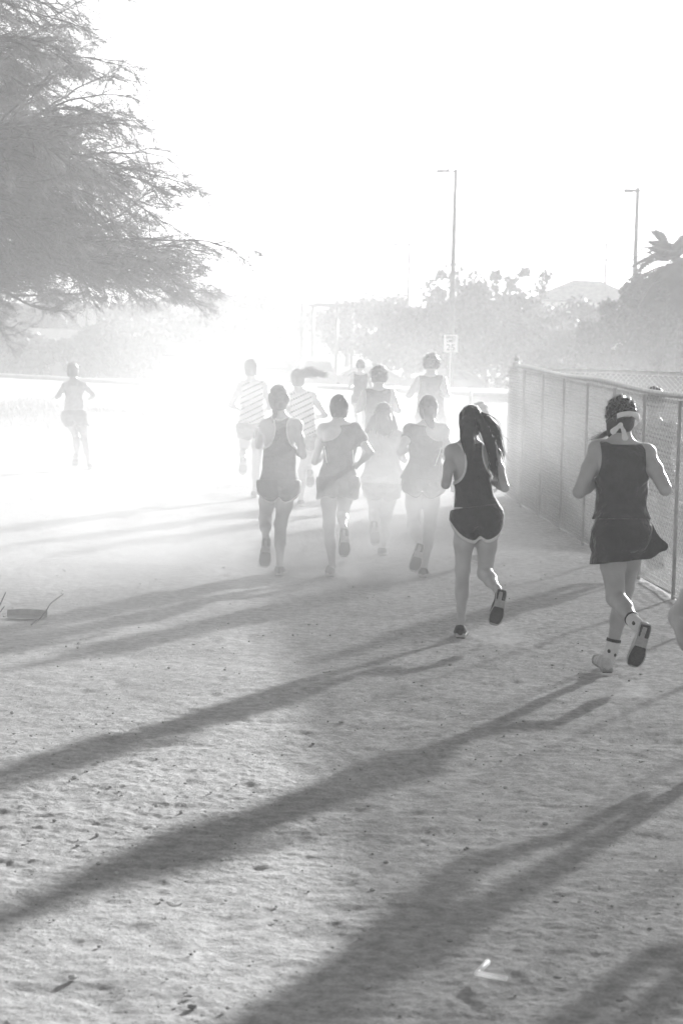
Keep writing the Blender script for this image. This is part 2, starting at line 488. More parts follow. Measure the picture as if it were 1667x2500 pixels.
        val = np.stack([F[act[:, 0] + i, act[:, 1] + j, act[:, 2] + k] for (i, j, k) in offs], 1)
        pos = np.zeros((len(act), 3)); num = np.zeros(len(act))
        O = np.array(offs, float)
        for a in range(8):
            for b in range(a + 1, 8):
                if abs(O[a] - O[b]).sum() != 1: continue
                m = (val[:, a] < 0) != (val[:, b] < 0)
                t = val[m, a] / (val[m, a] - val[m, b])
                pos[m] += O[a] + t[:, None] * (O[b] - O[a]); num[m] += 1
        V = s.lo + h * (act + pos / num[:, None])
        quads = []
        for ax in range(3):
            A = [slice(1, -1)] * 3; A[ax] = slice(0, -1); B = list(A); B[ax] = slice(1, None)
            a_, b_ = s0[tuple(A)], s0[tuple(B)]
            e = np.argwhere(a_ != b_)
            if not len(e): continue
            inside = a_[e[:, 0], e[:, 1], e[:, 2]]
            c = e.copy(); u_, w_ = [(1, 2), (2, 0), (0, 1)][ax]
            for q in range(3):
                if q != ax: c[:, q] += 1
            def at(du, dw):
                cc = c.copy(); cc[:, u_] -= du; cc[:, w_] -= dw
                return idx[cc[:, 0], cc[:, 1], cc[:, 2]]
            q = np.stack([at(0, 0), at(1, 0), at(1, 1), at(0, 1)], 1)
            q[~inside] = q[~inside][:, ::-1]
            quads.append(q)
        Q = np.concatenate(quads); Q = Q[(Q >= 0).all(1)]
        return V, Q

def relax(V, Q, it=2, lam=0.5):
    if not len(V): return V
    for _ in range(it):
        acc = np.zeros_like(V); n = np.zeros(len(V))
        for a, b in ((0, 1), (1, 2), (2, 3), (3, 0)):
            for x, y in ((a, b), (b, a)):
                acc += np.stack([np.bincount(Q[:, x], V[Q[:, y], c], len(V)) for c in range(3)], 1)
                n += np.bincount(Q[:, x], minlength=len(V))
        V = V + lam * (acc / np.maximum(n, 1)[:, None] - V)
    return V

def field_obj(f, name, m, parent, it=2):
    V, Q = f.mesh()
    if len(V) < 8: return None
    return npmesh(name, relax(V, Q, it), Q, m, parent)

def strands(curves, rad, n=3):
    """thin tapering hairs: curves (k, m, 3)"""
    C = np.asarray(curves, float); k, m, _ = C.shape
    t = np.gradient(C, axis=1); t /= np.linalg.norm(t, axis=2)[..., None] + 1e-9
    ref = np.array([0.3, 0.9, 0.2]); a = np.cross(t, ref); a /= np.linalg.norm(a, axis=2)[..., None] + 1e-9
    b = np.cross(t, a); r = rad * (1 - 0.75 * np.linspace(0, 1, m) ** 1.5)
    V = np.stack([C + r[None, :, None] * (math.cos(q) * a + math.sin(q) * b) for q in np.arange(n) * 2 * math.pi / n], 2).reshape(-1, 3)
    kk = np.arange(k)[:, None, None] * m * n; i = np.arange(m - 1)[None, :, None] * n; j = np.arange(n)[None, None]
    j2 = (j + 1) % n
    Q = np.stack([kk + i + j, kk + i + n + j, kk + i + n + j2, kk + i + j2], -1).reshape(-1, 4)
    return V, Q
# ------------------------------------------------------------------ runners
def bone(a, b, L, sgn):
    """give b the depth that makes the bone its true length"""
    d2 = (b[0] - a[0]) ** 2 + (b[2] - a[2]) ** 2
    dy = math.sqrt(max(L * L - d2, 0))
    return np.array([b[0], a[1] + sgn * dy, b[2]])

SHOE_TAB = [(0.0, .026), (.04, .031), (.15, .034), (.35, .031), (.5, .034), (.68, .046), (.8, .047), (.9, .041), (.97, .03), (1.0, .018)]

def shoe(parent, ank, heel, toe, up, h, m_up, m_sole, m_tread, sc=1.0, swoosh=None):
    ax = unit(toe - heel); L = np.linalg.norm(toe - heel); up = unit(up - ax * (up @ ax)); sd = np.cross(ax, up)
    lo = np.minimum(np.minimum(heel, toe), ank) - 0.09; hi = np.maximum(np.maximum(heel, toe), ank) + 0.09
    f = Field(lo, hi, h)
    hr = heel + ax * .035 * sc
    f.cap(hr + up * .04, hr + up * .062, .034 * sc, .031 * sc, .02, sd, .92)
    f.cap(hr + up * .036, heel + ax * (L * .55) + up * .036, .034 * sc, .036 * sc, .02)
    f.cap(heel + ax * (L * .5) + up * .04, toe - ax * .05 + up * .026, .037 * sc, .03 * sc, .03, up, .8)
    f.cap(heel + ax * (L * .68) + up * .022, toe - ax * .045 + up * .02, .046 * sc, .038 * sc, .02, up, .55)
    f.cap(hr + up * .06, heel + ax * (L * .4) + up * .068, .03 * sc, .03 * sc, .025)
    g = f.half(heel + up * .014, up); f.F = np.maximum(f.F, -g)
    # open collar
    f.F = np.maximum(f.F, -(f.ellf(ank + (heel - ank) * .25 + up * .045, (.033, .033, .05), [sd, ax, up])))
    o = field_obj(f, 'shoe', m_up, parent, 1)
    if o is None: return None
    # sole
    def sole_field(z0, z1, grow, s0, s1):
        q = Field(lo, hi, h); p = q.pts(); q_ = [p[i] - heel[i] for i in range(3)]
        s_ = (q_[0] * ax[0] + q_[1] * ax[1] + q_[2] * ax[2]) / L
        c = q_[0] * sd[0] + q_[1] * sd[1] + q_[2] * sd[2]; u = q_[0] * up[0] + q_[1] * up[1] + q_[2] * up[2]
        T = np.array(SHOE_TAB); w_ = np.interp(s_, T[:, 0], T[:, 1]) * sc * grow * 1.14
        u = u - 0.022 * np.clip((s_ - .78) / .22, 0, 1) ** 2 - 0.012 * np.clip((.12 - s_) / .12, 0, 1) ** 2
        c = c - 0.008 * np.sin(np.clip(s_, 0, 1) * 3.14)
        d = np.maximum(np.abs(c) - w_, np.maximum(-u + z0, u - z1)); d = np.maximum(d, np.maximum(s0 - s_, s_ - s1) * L)
        q.F = d.astype(np.float32); return q
    so = field_obj(sole_field(0.0, .026, 1.0, 0.0, 1.0), 'sole', m_sole, o, 1)
    for nm, s0, s1 in (('heel_tread', .03, .32), ('forefoot_tread', .52, .97)):
        tr = sole_field(-.005, .006, .86, s0, s1)
        if nm == 'heel_tread':      # bare foam channel up the heel
            p = tr.pts(); q_ = [p[i] - heel[i] for i in range(3)]
            s_ = (q_[0] * ax[0] + q_[1] * ax[1] + q_[2] * ax[2]) / L; c = q_[0] * sd[0] + q_[1] * sd[1] + q_[2] * sd[2]
            tr.F = np.maximum(tr.F, np.minimum((s_ - .09) * L, .013 - np.abs(c))).astype(np.float32)
        field_obj(tr, nm, m_tread, o, 1)
    return o

def hand(f, wr, dirn, palm_n, side, curl=1.0, s=1.0, thumb=1):
    """loose running fist: palm, four curled fingers of unequal length, thumb over the index"""
    d = unit(dirn); n = unit(palm_n - d * (np.dot(palm_n, d))); sx = unit(np.cross(d, n)) * side
    pc = wr + d * .05 * s
    f.cap(wr, wr + d * .03 * s, .024 * s, .026 * s, .015, n, .75)
    f.cap(wr + d * .03 * s - sx * .016 * s, wr + d * .078 * s - sx * .02 * s, .02 * s, .016 * s, .012, n, .75)
    f.cap(wr + d * .03 * s + sx * .014 * s, wr + d * .085 * s + sx * .018 * s, .021 * s, .017 * s, .012, n, .75)
    Ls = [.040, .045, .042, .033]
    for i in range(4):
        off = sx * (0.030 - 0.020 * i) * s
        b = wr + d * (.086 - .004 * abs(i - 1)) * s + off
        a0 = 0.75 * curl; p = b; ang = a0
        for j, (lf, r) in enumerate(((1.0, .0095), (.62, .0085), (.5, .0075))):
            dirv = d * math.cos(ang) + n * math.sin(ang)
            q = p + dirv * Ls[i] * lf * s
            f.cap(p, q, r * s, (r - .0008) * s, .004); p = q; ang += 1.25 * curl
    t0 = wr + d * .028 * s + sx * .028 * s + n * .01 * s
    t1 = t0 + (d * .6 + sx * .45 + n * .55) * .036 * s
    t2 = t1 + (d * .55 - sx * .3 + n * .75) * .03 * s
    f.cap(t0, t1, .013 * s, .0105 * s, .008); f.cap(t1, t2, .0105 * s, .0085 * s, .004)

def head_frame(J):
    up = unit(J['head'] - J['neck']); up = unit(up * .45 + np.array([0, 0, .55]))
    f = np.array([math.sin(J.get('turn', 0)), math.cos(J.get('turn', 0)), 0.0]); f = unit(f - up * (f @ up))
    return np.cross(f, up), f, up        # right, forward, up

def build_runner(sp):
    """sp: joints in photograph pixels at distance D (measured), figure built in metres around its own base point"""
    D = sp['D']; H = sp['H']; male = sp.get('male', False); h = sp.get('h', .008); seed = sp.get('seed', 1)
    base = P(sp['foot'][0], sp['foot'][1], D); base.z = 0.0
    root = thing('person', base, sp['label'], 'person', 'runners in the pack')
    bs = v3(base)
    def w3(q, y=0.0): return v3(P(q[0], q[1], D)) - bs + np.array([0, y, 0])
    k = H / 1.65
    J = {'turn': R(sp.get('turn', 0))}
    j = sp['J']
    J['hipL'] = w3(j['hipL'], sp.get('hipdy', (0, 0))[0]); J['hipR'] = w3(j['hipR'], sp.get('hipdy', (0, 0))[1])
    lean = sp.get('lean', .07)
    J['neck'] = w3(j['neck'], lean); J['head'] = w3(j['head'], lean + .05)
    sdy = sp.get('shdy', (0, 0))
    J['shL'] = w3(j['shL'], lean + sdy[0] - .01); J['shR'] = w3(j['shR'], lean + sdy[1] - .01)
    for s_ in 'LR':
        e = sp.get('arm' + s_, (-1, 1))
        J['el' + s_] = bone(J['sh' + s_], w3(j['el' + s_]), .178 * H, e[0])
        J['wr' + s_] = bone(J['el' + s_], w3(j['wr' + s_]), .150 * H, e[1])
        l = sp.get('leg' + s_, (1, -1))
        J['kn' + s_] = bone(J['hip' + s_], w3(j['kn' + s_]), .240 * H, l[0])
        J['an' + s_] = bone(J['kn' + s_], w3(j['an' + s_]), .232 * H, l[1])
        J['he' + s_] = w3(j['he' + s_]); J['to' + s_] = w3(j['to' + s_])
    FL = .158 * H
    for s_ in 'LR':
        fl = sp.get('ft' + s_, 'down')
        if fl == 'raised':      # sole turned to the camera, toes hanging
            y = J['an' + s_][1] - .068
            a = J['he' + s_]; b = J['to' + s_]; a[1] = y; d = b - a; d[1] = 0; ln = np.linalg.norm(d)
            b[1] = y - math.sqrt(max(FL ** 2 - ln ** 2, 0)) * sp.get('toeback', 1); J['up' + s_] = np.cross(np.array([1.0, 0, 0]), unit(b - a))
            if J['up' + s_][1] < 0: J['up' + s_] *= -1
        else:
            y = J['an' + s_][1] - .05
            a = J['he' + s_]; a[1] = y; b = J['to' + s_]; dz = b[2] - a[2] if fl == 'free' else sp.get('toez', {}).get(s_, 0.0)
            dx = b[0] - a[0]; b = np.array([a[0] + dx, y + math.sqrt(max(FL ** 2 - dx ** 2 - dz ** 2, .01)), a[2] + dz]); J['to' + s_] = b
            J['up' + s_] = np.cross(np.array([1.0, 0, 0]), unit(b - a))
            if J['up' + s_][2] < 0: J['up' + s_] *= -1
    hipc = (J['hipL'] + J['hipR']) / 2; shc = (J['shL'] + J['shR']) / 2
    allp = np.array([J[q] for q in J if q not in ('turn',) and not q.startswith('up')])
    lo = allp.min(0) - .2; hi = allp.max(0) + .2; lo[2] = max(lo[2] + .12, -.05)
    wf = sp.get('w', 1.0) * k
    fat = sp.get('fat', 1.0) * k
    # torso sections: (t, half width, half depth, forward shift) from the hips to the base of the neck
    if male:
        tab = [(-.16, .10, .085, 0), (-.06, .150, .10, -.012), (.06, .158, .105, -.012), (.25, .142, .092, 0), (.42, .138, .088, .004), (.62, .158, .10, .0), (.80, .168, .108, -.004), (.92, .14, .085, 0), (1.0, .085, .065, 0)]
    else:
        tab = [(-.16, .10, .09, 0), (-.06, .150, .106, -.016), (.06, .150, .104, -.014), (.25, .130, .086, 0), (.42, .122, .080, .004), (.62, .134, .088, .004), (.80, .146, .094, -.004), (.92, .122, .075, 0), (1.0, .07, .058, 0)]
    tab = [(t, rx * wf, ry * k, s_ * k) for t, rx, ry, s_ in tab]
    hx = J['hipR'] - J['hipL']; sx = J['shR'] - J['shL']
    ra = (.050, .040, .036, .023) if male else (.041, .033, .031, .0205)
    rl = (.082, .055, .050, .032) if male else (.080, .052, .047, .028)
    rn = .058 if male else .048
    # the frame used by the garments
    def torso(f, off=0.0, arms=False, sh=True):
        f.loft(hipc, J['neck'], hx, tab, .03, 2.35, off, sx)
        if sh:
            for s_ in 'LR':
                f.cap(J['neck'] + np.array([0, 0, -.035 * k]), J['sh' + s_] + np.array([0, 0, .0]), (.052 if male else .042) * k + off, (.05 if male else .041) * k + off, .04)
                f.ell(shc + unit(sx) * (-1 if s_ == 'L' else 1) * .075 * k + np.array([0, -.078 * k, -.075 * k]), (.042 * k + off, .018 * k + off, .062 * k + off), .03)
                f.cap(shc - np.array([0, 0.01, .10 * k]), J['sh' + s_] - np.array([0, 0, .02 * k]), .075 * k + off, .045 * k + off, .05)
    f = Field(lo, hi, h)
    torso(f)
    f.cap(J['neck'] + np.array([0, .0, -.03]), J['head'] + np.array([0, -.01, -.05 * k]), rn * k * 1.15, rn * k, .035)
    for s_ in 'LR':     # trapezius slopes
        f.cap(J['neck'] + (J['head'] - J['neck']) * .22, J['neck'] + (J['sh' + s_] - J['neck']) * .72 + np.array([0, 0, .004]), .034 * k, .028 * k, .045)
    for s_ in 'LR':
        sd = -1 if s_ == 'L' else 1
        sh, el, wr = J['sh' + s_], J['el' + s_], J['wr' + s_]
        f.ell(sh, (ra[0] * 1.12 * k,) * 3, .03)
        mid = sh + (el - sh) * .45
        f.cap(sh, mid, ra[0] * k, ra[0] * .98 * k, .02); f.cap(mid, el, ra[0] * .96 * k, ra[1] * .93 * k, .02)
        m2 = el + (wr - el) * .3
        f.cap(el, m2, ra[1] * .96 * k, ra[2] * 1.06 * k, .012); f.cap(m2, wr, ra[2] * 1.05 * k, ra[3] * k, .012)
        if sp.get('hands', True):
            pn = unit(hipc * 0 + np.array([-sd * .8, .25, -.1]))
            hand(f, wr, unit(wr - el), pn, sd * 1.0 if True else 1, 1.0, .95 * k)
        hp, kn, an, he, to = J['hip' + s_], J['kn' + s_], J['an' + s_], J['he' + s_], J['to' + s_]
        mt = hp + (kn - hp) * .5
        f.cap(hp, mt, rl[0] * fat, rl[0] * .88 * fat, .03); f.cap(mt, kn, rl[0] * .88 * fat, rl[1] * fat, .03)
        f.ell(hp + np.array([0, -.035 * k, -.02]), (.085 * fat, .085 * fat, .095 * k), .05)
        f.ell(kn + np.array([0, .008, 0]), (rl[1] * .98 * fat,) * 3, .03)
        axs = unit(an - kn); back = unit(np.cross(np.array([1.0, 0, 0]), axs));
        if back @ np.array([0, -1, .2]) < 0: back = -back
        if fl_r(sp, s_): back = unit(np.array([0, .2, 1.0]) - axs * (np.array([0, .2, 1.0]) @ axs))
        ms = kn + (an - kn) * .5
        f.cap(kn, ms, rl[1] * .92 * fat, rl[2] * .98 * fat, .02); f.cap(ms, an, rl[2] * .92 * fat, rl[3] * k, .02)
        c1 = kn + (an - kn) * .17 + back * .012; c2 = kn + (an - kn) * .42 + back * .014
        f.cap(c1, c2, rl[2] * .88 * fat, rl[2] * .92 * fat, .03)
        up = J['up' + s_]; ax = unit(to - he)
        f.cap(an, he + ax * .04 + up * .04, rl[3] * 1.02 * k, .030 * k, .02)
        f.cap(he + ax * .05 + up * .04, to - ax * .06 + up * .03, .03 * k, .026 * k, .02)
    # head with a face
    rt, fw, u = head_frame(J); hd = J['head']; hs = sp.get('hs', 1.0) * (H / 1.65) ** .5; ax3 = [rt, fw, u]
    f.ell(hd + u * .012 * hs, (.074 * hs, .094 * hs, .098 * hs), .02, ax3)
    f.ell(hd + fw * .03 * hs - u * .055 * hs, (.052 * hs, .062 * hs, .062 * hs), .03, ax3)     # jaw
    f.ell(hd + fw * .072 * hs - u * .095 * hs, (.02 * hs, .018 * hs, .015 * hs), .02, ax3)    # chin
    f.cap(hd + fw * .092 * hs - u * .005 * hs, hd + fw * .108 * hs - u * .04 * hs, .008 * hs, .013 * hs, .01)   # nose
    f.cap(hd + fw * .088 * hs - rt * .03 * hs + u * .018 * hs, hd + fw * .088 * hs + rt * .03 * hs + u * .018 * hs, .009 * hs, .009 * hs, .012)
    f.cap(hd + fw * .09 * hs - rt * .018 * hs - u * .065 * hs, hd + fw * .09 * hs + rt * .018 * hs - u * .065 * hs, .007 * hs, .007 * hs, .006)
    for sg in (-1, 1):
        f.ell(hd + rt * sg * .078 * hs + fw * .0 - u * .012 * hs, (.009 * hs, .02 * hs, .032 * hs), .006, [rt, unit(fw + u * .25), unit(u - fw * .25)])
    for sg in (-1, 1):
        e = f.ellf(hd + rt * sg * .031 * hs + fw * .096 * hs - u * .003 * hs, (.017 * hs, .012 * hs, .011 * hs), ax3); f.F = np.maximum(f.F, -e)
    body = field_obj(f, 'body', M[sp.get('skin', 'skin')], root, 2)
    root['label'] = sp['label']
    if D < 25:
        for sg in (-1, 1): MB().ell(hd + rt * sg * .031 * hs + fw * .082 * hs - u * .003 * hs, (.012 * hs,) * 3, 8, 6).build('eye', M['eye'], root, True)
    # ---------------- top
    ax = unit(J['neck'] - hipc); L = np.linalg.norm(J['neck'] - hipc)
    X = unit(hx - ax * (hx @ ax)); Yf = np.cross(ax, X);  Yf = Yf if Yf[1] > 0 else -Yf
    Xs = unit(sx - ax * (sx @ ax))
    def tp(x, y, t): return hipc + ax * L * t + X * x + Yf * y
    t = sp['top']; hem = t.get('hem', -.02); off = t.get('off', .012)
    tl, th = (np.minimum(J['shL'], J['shR']), np.maximum(J['shL'], J['shR']))
    lo2 = np.minimum(np.minimum(hipc, J['neck']), tl) - np.array([.26, .24, .24]); hi2 = np.maximum(np.maximum(hipc, J['neck']), th) + np.array([.26, .24, .1])
    f = Field(lo2, hi2, h * .9)
    save = list(tab)
    fl_ = t.get('flare', .01)
    tab2 = [(a, b + fl_ * float(np.clip((.45 - a) / .45, 0, 1.2)) + t.get('loose', 0.006) * (1 if a > .2 else 1), c + fl_ * .6 * float(np.clip((.45 - a) / .45, 0, 1.2)) + t.get('loose', .006), d) for a, b, c, d in tab]
    tab[:] = tab2; torso(f, off); tab[:] = save
    slv = t.get('sleeve')
    if slv:
        for s_ in 'LR':
            if s_ in slv: 
                q = J['sh' + s_] + (J['el' + s_] - J['sh' + s_]) * slv[s_]
                f.cap(J['sh' + s_] + np.array([0, 0, .005]), q, .056 * k, .062 * k, .02)
    f.F = f.F + np.clip(f.noise(t.get('fold', .0035) * 1.2, 26, seed) + f.noise(t.get('fold', .0035) * 1.3, 13, seed + 77), -.02, off - .006)
    hemf = f.half(tp(0, 0, hem), -ax)
    f.F = np.maximum(f.F, hemf)
    p = f.pts(); q_ = [p[i] - hipc[i] for i in range(3)]
    tt = (q_[0] * ax[0] + q_[1] * ax[1] + q_[2] * ax[2]) / L
    cx = q_[0] * Xs[0] + q_[1] * Xs[1] + q_[2] * Xs[2] - float((shc - hipc) @ Xs) * np.clip(tt, 0, 1)
    cyy = q_[0] * Yf[0] + q_[1] * Yf[1] + q_[2] * Yf[2]
    shw = abs(float((J['shR'] - J['shL']) @ Xs)) / 2
    style = t['style']
    if style == 'racer':      # curved cut-outs over the shoulder blades
        lxl = shw + .018 * k
        cuts = [f.ellf(shc + Xs * sg * (shw + .012) * 1.0 + ax * t.get('cz', -.045), (t.get('cw', .098) * k, .4, t.get('ch', .155) * k), [Xs, Yf, ax]) for sg in (-1, 1)]
        cut = np.minimum(cuts[0], cuts[1])
    elif style == 'tank':     # wide straps, armholes close to the joint
        cuts = [f.ellf(J['sh' + s_] + Xs * sg * (.055 * k) - ax * .045 * k, (t.get('cw', .075) * k, .3, .15 * k), [Xs, Yf, ax]) for s_, sg in (('L', -1), ('R', 1))]
        cut = np.minimum(cuts[0], cuts[1])
    else:                      # sleeves: keep
        cut = np.full(f.F.shape, 1.0, np.float32)
        if t.get('bare'):
            s_, sg = t['bare'], (-1 if t['bare'] == 'L' else 1)
            cut = f.ellf(J['sh' + s_] - Xs * sg * .035 * k - ax * .02 * k, (.13 * k, .3, .10 * k), [Xs, Yf, ax])
    nk = f.ellf(J['neck'] + ax * t.get('nz', .035), (t.get('nw', .07) * k, .13, .05 * k), [Xs, Yf, ax])
    # arms themselves stay outside the garment
    cut = np.minimum(cut, nk)
    full = f.F.copy()
    f.F = np.maximum(full, -cut)
    shirt = field_obj(f, 'jersey' if style != 'sleeve' else 'shirt', M[t['mat']] if isinstance(t['mat'], str) else t['mat'], root, 1)
    if t.get('trim'):
        g = Field(lo2, hi2, h * .9); g.F = np.maximum(np.maximum(full - .0035, np.abs(cut - .002) - .0075 * k), hemf)
        if shirt: field_obj(g, 'trim', M['trim'], shirt, 1)
    for (x0, t0, x1, t1, r) in t.get('stripes', []):     # seams in white on the back
        g = Field(lo2, hi2, h * .8)
        a = tp(x0, -.3, t0); b = tp(x1, -.3, t1); d = unit(b - a); n_ = unit(np.cross(d, Yf))
        pl = np.abs(g.half(a, n_)) - r; en = np.maximum(-g.half(a, d), g.half(b, d))
        g.F = np.maximum(np.maximum(full[:0].sum() if False else _resample(f, full, g) - .004, pl), np.maximum(en, g.half(tp(0, .02, .5), Yf)))
        if shirt: field_obj(g, 'stripe', M['trim'], shirt, 1)
    # ---------------- shorts
    s = sp['shorts']; top = s.get('top', .12)
    kl = np.minimum(J['knL'], J['knR']); kh = np.maximum(J['knL'], J['knR'])
    lo3 = np.minimum(hipc, kl) - .26; hi3 = hipc + .3
    lo3[2] = hipc[2] - .40; hi3[0] = max(hi3[0] + .08, kh[0] + .2)
    f = Field(lo3, hi3, h * .9)
    f.loft(hipc, J['neck'], hx, [q for q in tab if q[0] < .5], .03, 2.35, s.get('off', .014), sx)
    for s_ in 'LR':
        d = J['kn' + s_] - J['hip' + s_]; ln = s.get('len', .30) + .12
        f.cap(J['hip' + s_], J['hip' + s_] + d * ln, rl[0] * fat + s.get('off', .014), rl[0] * fat + s.get('off', .014) + s.get('flare', .012), .035)
        f.ell(J['hip' + s_] + np.array([0, -.035 * k, -.02]), (.1 * fat, .1 * fat, .11 * k), .05)
    for c in s.get('caps', []):
        f.cap(tp(*c[0]), tp(*c[1]), c[2], c[3], .03, c[4] if len(c) > 4 else None, c[5] if len(c) > 5 else 1)
    p = f.pts(); q_ = [p[i] - hipc[i] for i in range(3)]
    tt = (q_[0] * ax[0] + q_[1] * ax[1] + q_[2] * ax[2]); cxx = q_[0] * X[0] + q_[1] * X[1] + q_[2] * X[2]
    ng = s.get('notch', 1.0)
    f.F = f.F + np.clip(f.noise(s.get('fold', .005), 30, seed + 5) + f.noise(s.get('fold', .005), 15, seed + 9) + ng * .005 * np.exp(-(cxx / .014) ** 2) * np.clip(-tt / .06, 0, 1), -.03, s.get('off', .014) - .009)
    full = f.F.copy()
    hl = s.get('hem', -.13) * k; cv = s.get('curve', 1.2)
    hemf = -(tt - hl - cv * np.maximum(np.abs(cxx) - .05, 0) ** 2 * (4 if cv else 0) + s.get('tilt', 0) * cxx - ng * .034 * np.exp(-(cxx / .026) ** 2)) + .012 * np.sin(cxx * 40 + seed) * s.get('wav', .3)
    topf = tt - top * L
    f.F = np.maximum(np.maximum(full, hemf), topf).astype(np.float32)
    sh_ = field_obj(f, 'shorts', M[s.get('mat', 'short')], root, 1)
    if s.get('trim') and sh_:
        g = Field(lo3, hi3, h * .9)
        g.F = np.maximum(np.maximum(full + .003, hemf - .018 * s['trim']), -hemf - .002).astype(np.float32)
        g.F = np.maximum(g.F, topf).astype(np.float32)
        field_obj(g, 'trim', M['trim'], sh_, 1)
    # ---------------- shoes and socks
    for s_ in 'LR':
        if sp.get('noshoe'): break
        ms = sp.get('shoe', ('shoe', 'sole', 'tread'))
        so = shoe(root, J['an' + s_], J['he' + s_], J['to' + s_], J['up' + s_], h * .8, M[ms[0]], M[ms[1]], M[ms[2]], k ** .5)
        if sp.get('sock'):
            an, kn = J['an' + s_], J['kn' + s_]; d = unit(kn - an)
            g = Field(an - .13, an + .19, h * .8)
            g.cap(an, an + d * .085, rl[3] * 1.02 * k + .006, rl[3] * 1.18 * k + .006, .015)
            g.cap(an, J['he' + s_] + unit(J['to' + s_] - J['he' + s_]) * .045 + J['up' + s_] * .045, rl[3] * k + .006, .036 * k, .02)
            keep = g.F.copy(); g.F = np.maximum(keep, g.half(an + d * .082, d))
            so_ = field_obj(g, 'sock', M['sock'], root, 1)
            g2 = Field(an - .13, an + .19, h * .8); g2.F = np.maximum(keep - .003, np.maximum(g2.half(an + d * .088, d), -g2.half(an + d * .066, d)))
            if so_: field_obj(g2, 'band', M['short'], so_, 1)
            g3 = Field(an - .13, an + .19, h * .8)
            e = np.minimum(g3.ellf(an + np.array([-.02, -.035, .01]), (.011, .03, .014)), g3.ellf(an + np.array([.02, -.035, -.015]), (.011, .03, .012)))
            g3.F = np.maximum(keep - .003, e).astype(np.float32)
            if so_: field_obj(g3, 'spots', M['shoe'], so_, 1)
    return root, J, (rt, fw, u, hd, hs), dict(tp=tp, k=k, h=h, ax=ax, X=X, Yf=Yf)

def fl_r(sp, s_): return sp.get('ft' + s_, 'down') == 'raised'

def _resample(f, full, g):
    gi = [np.clip(np.round((g.lo[i] + g.h * np.arange(g.n[i]) - f.lo[i]) / f.h).astype(int), 0, f.n[i] - 1) for i in range(3)]
    return full[np.ix_(*gi)]

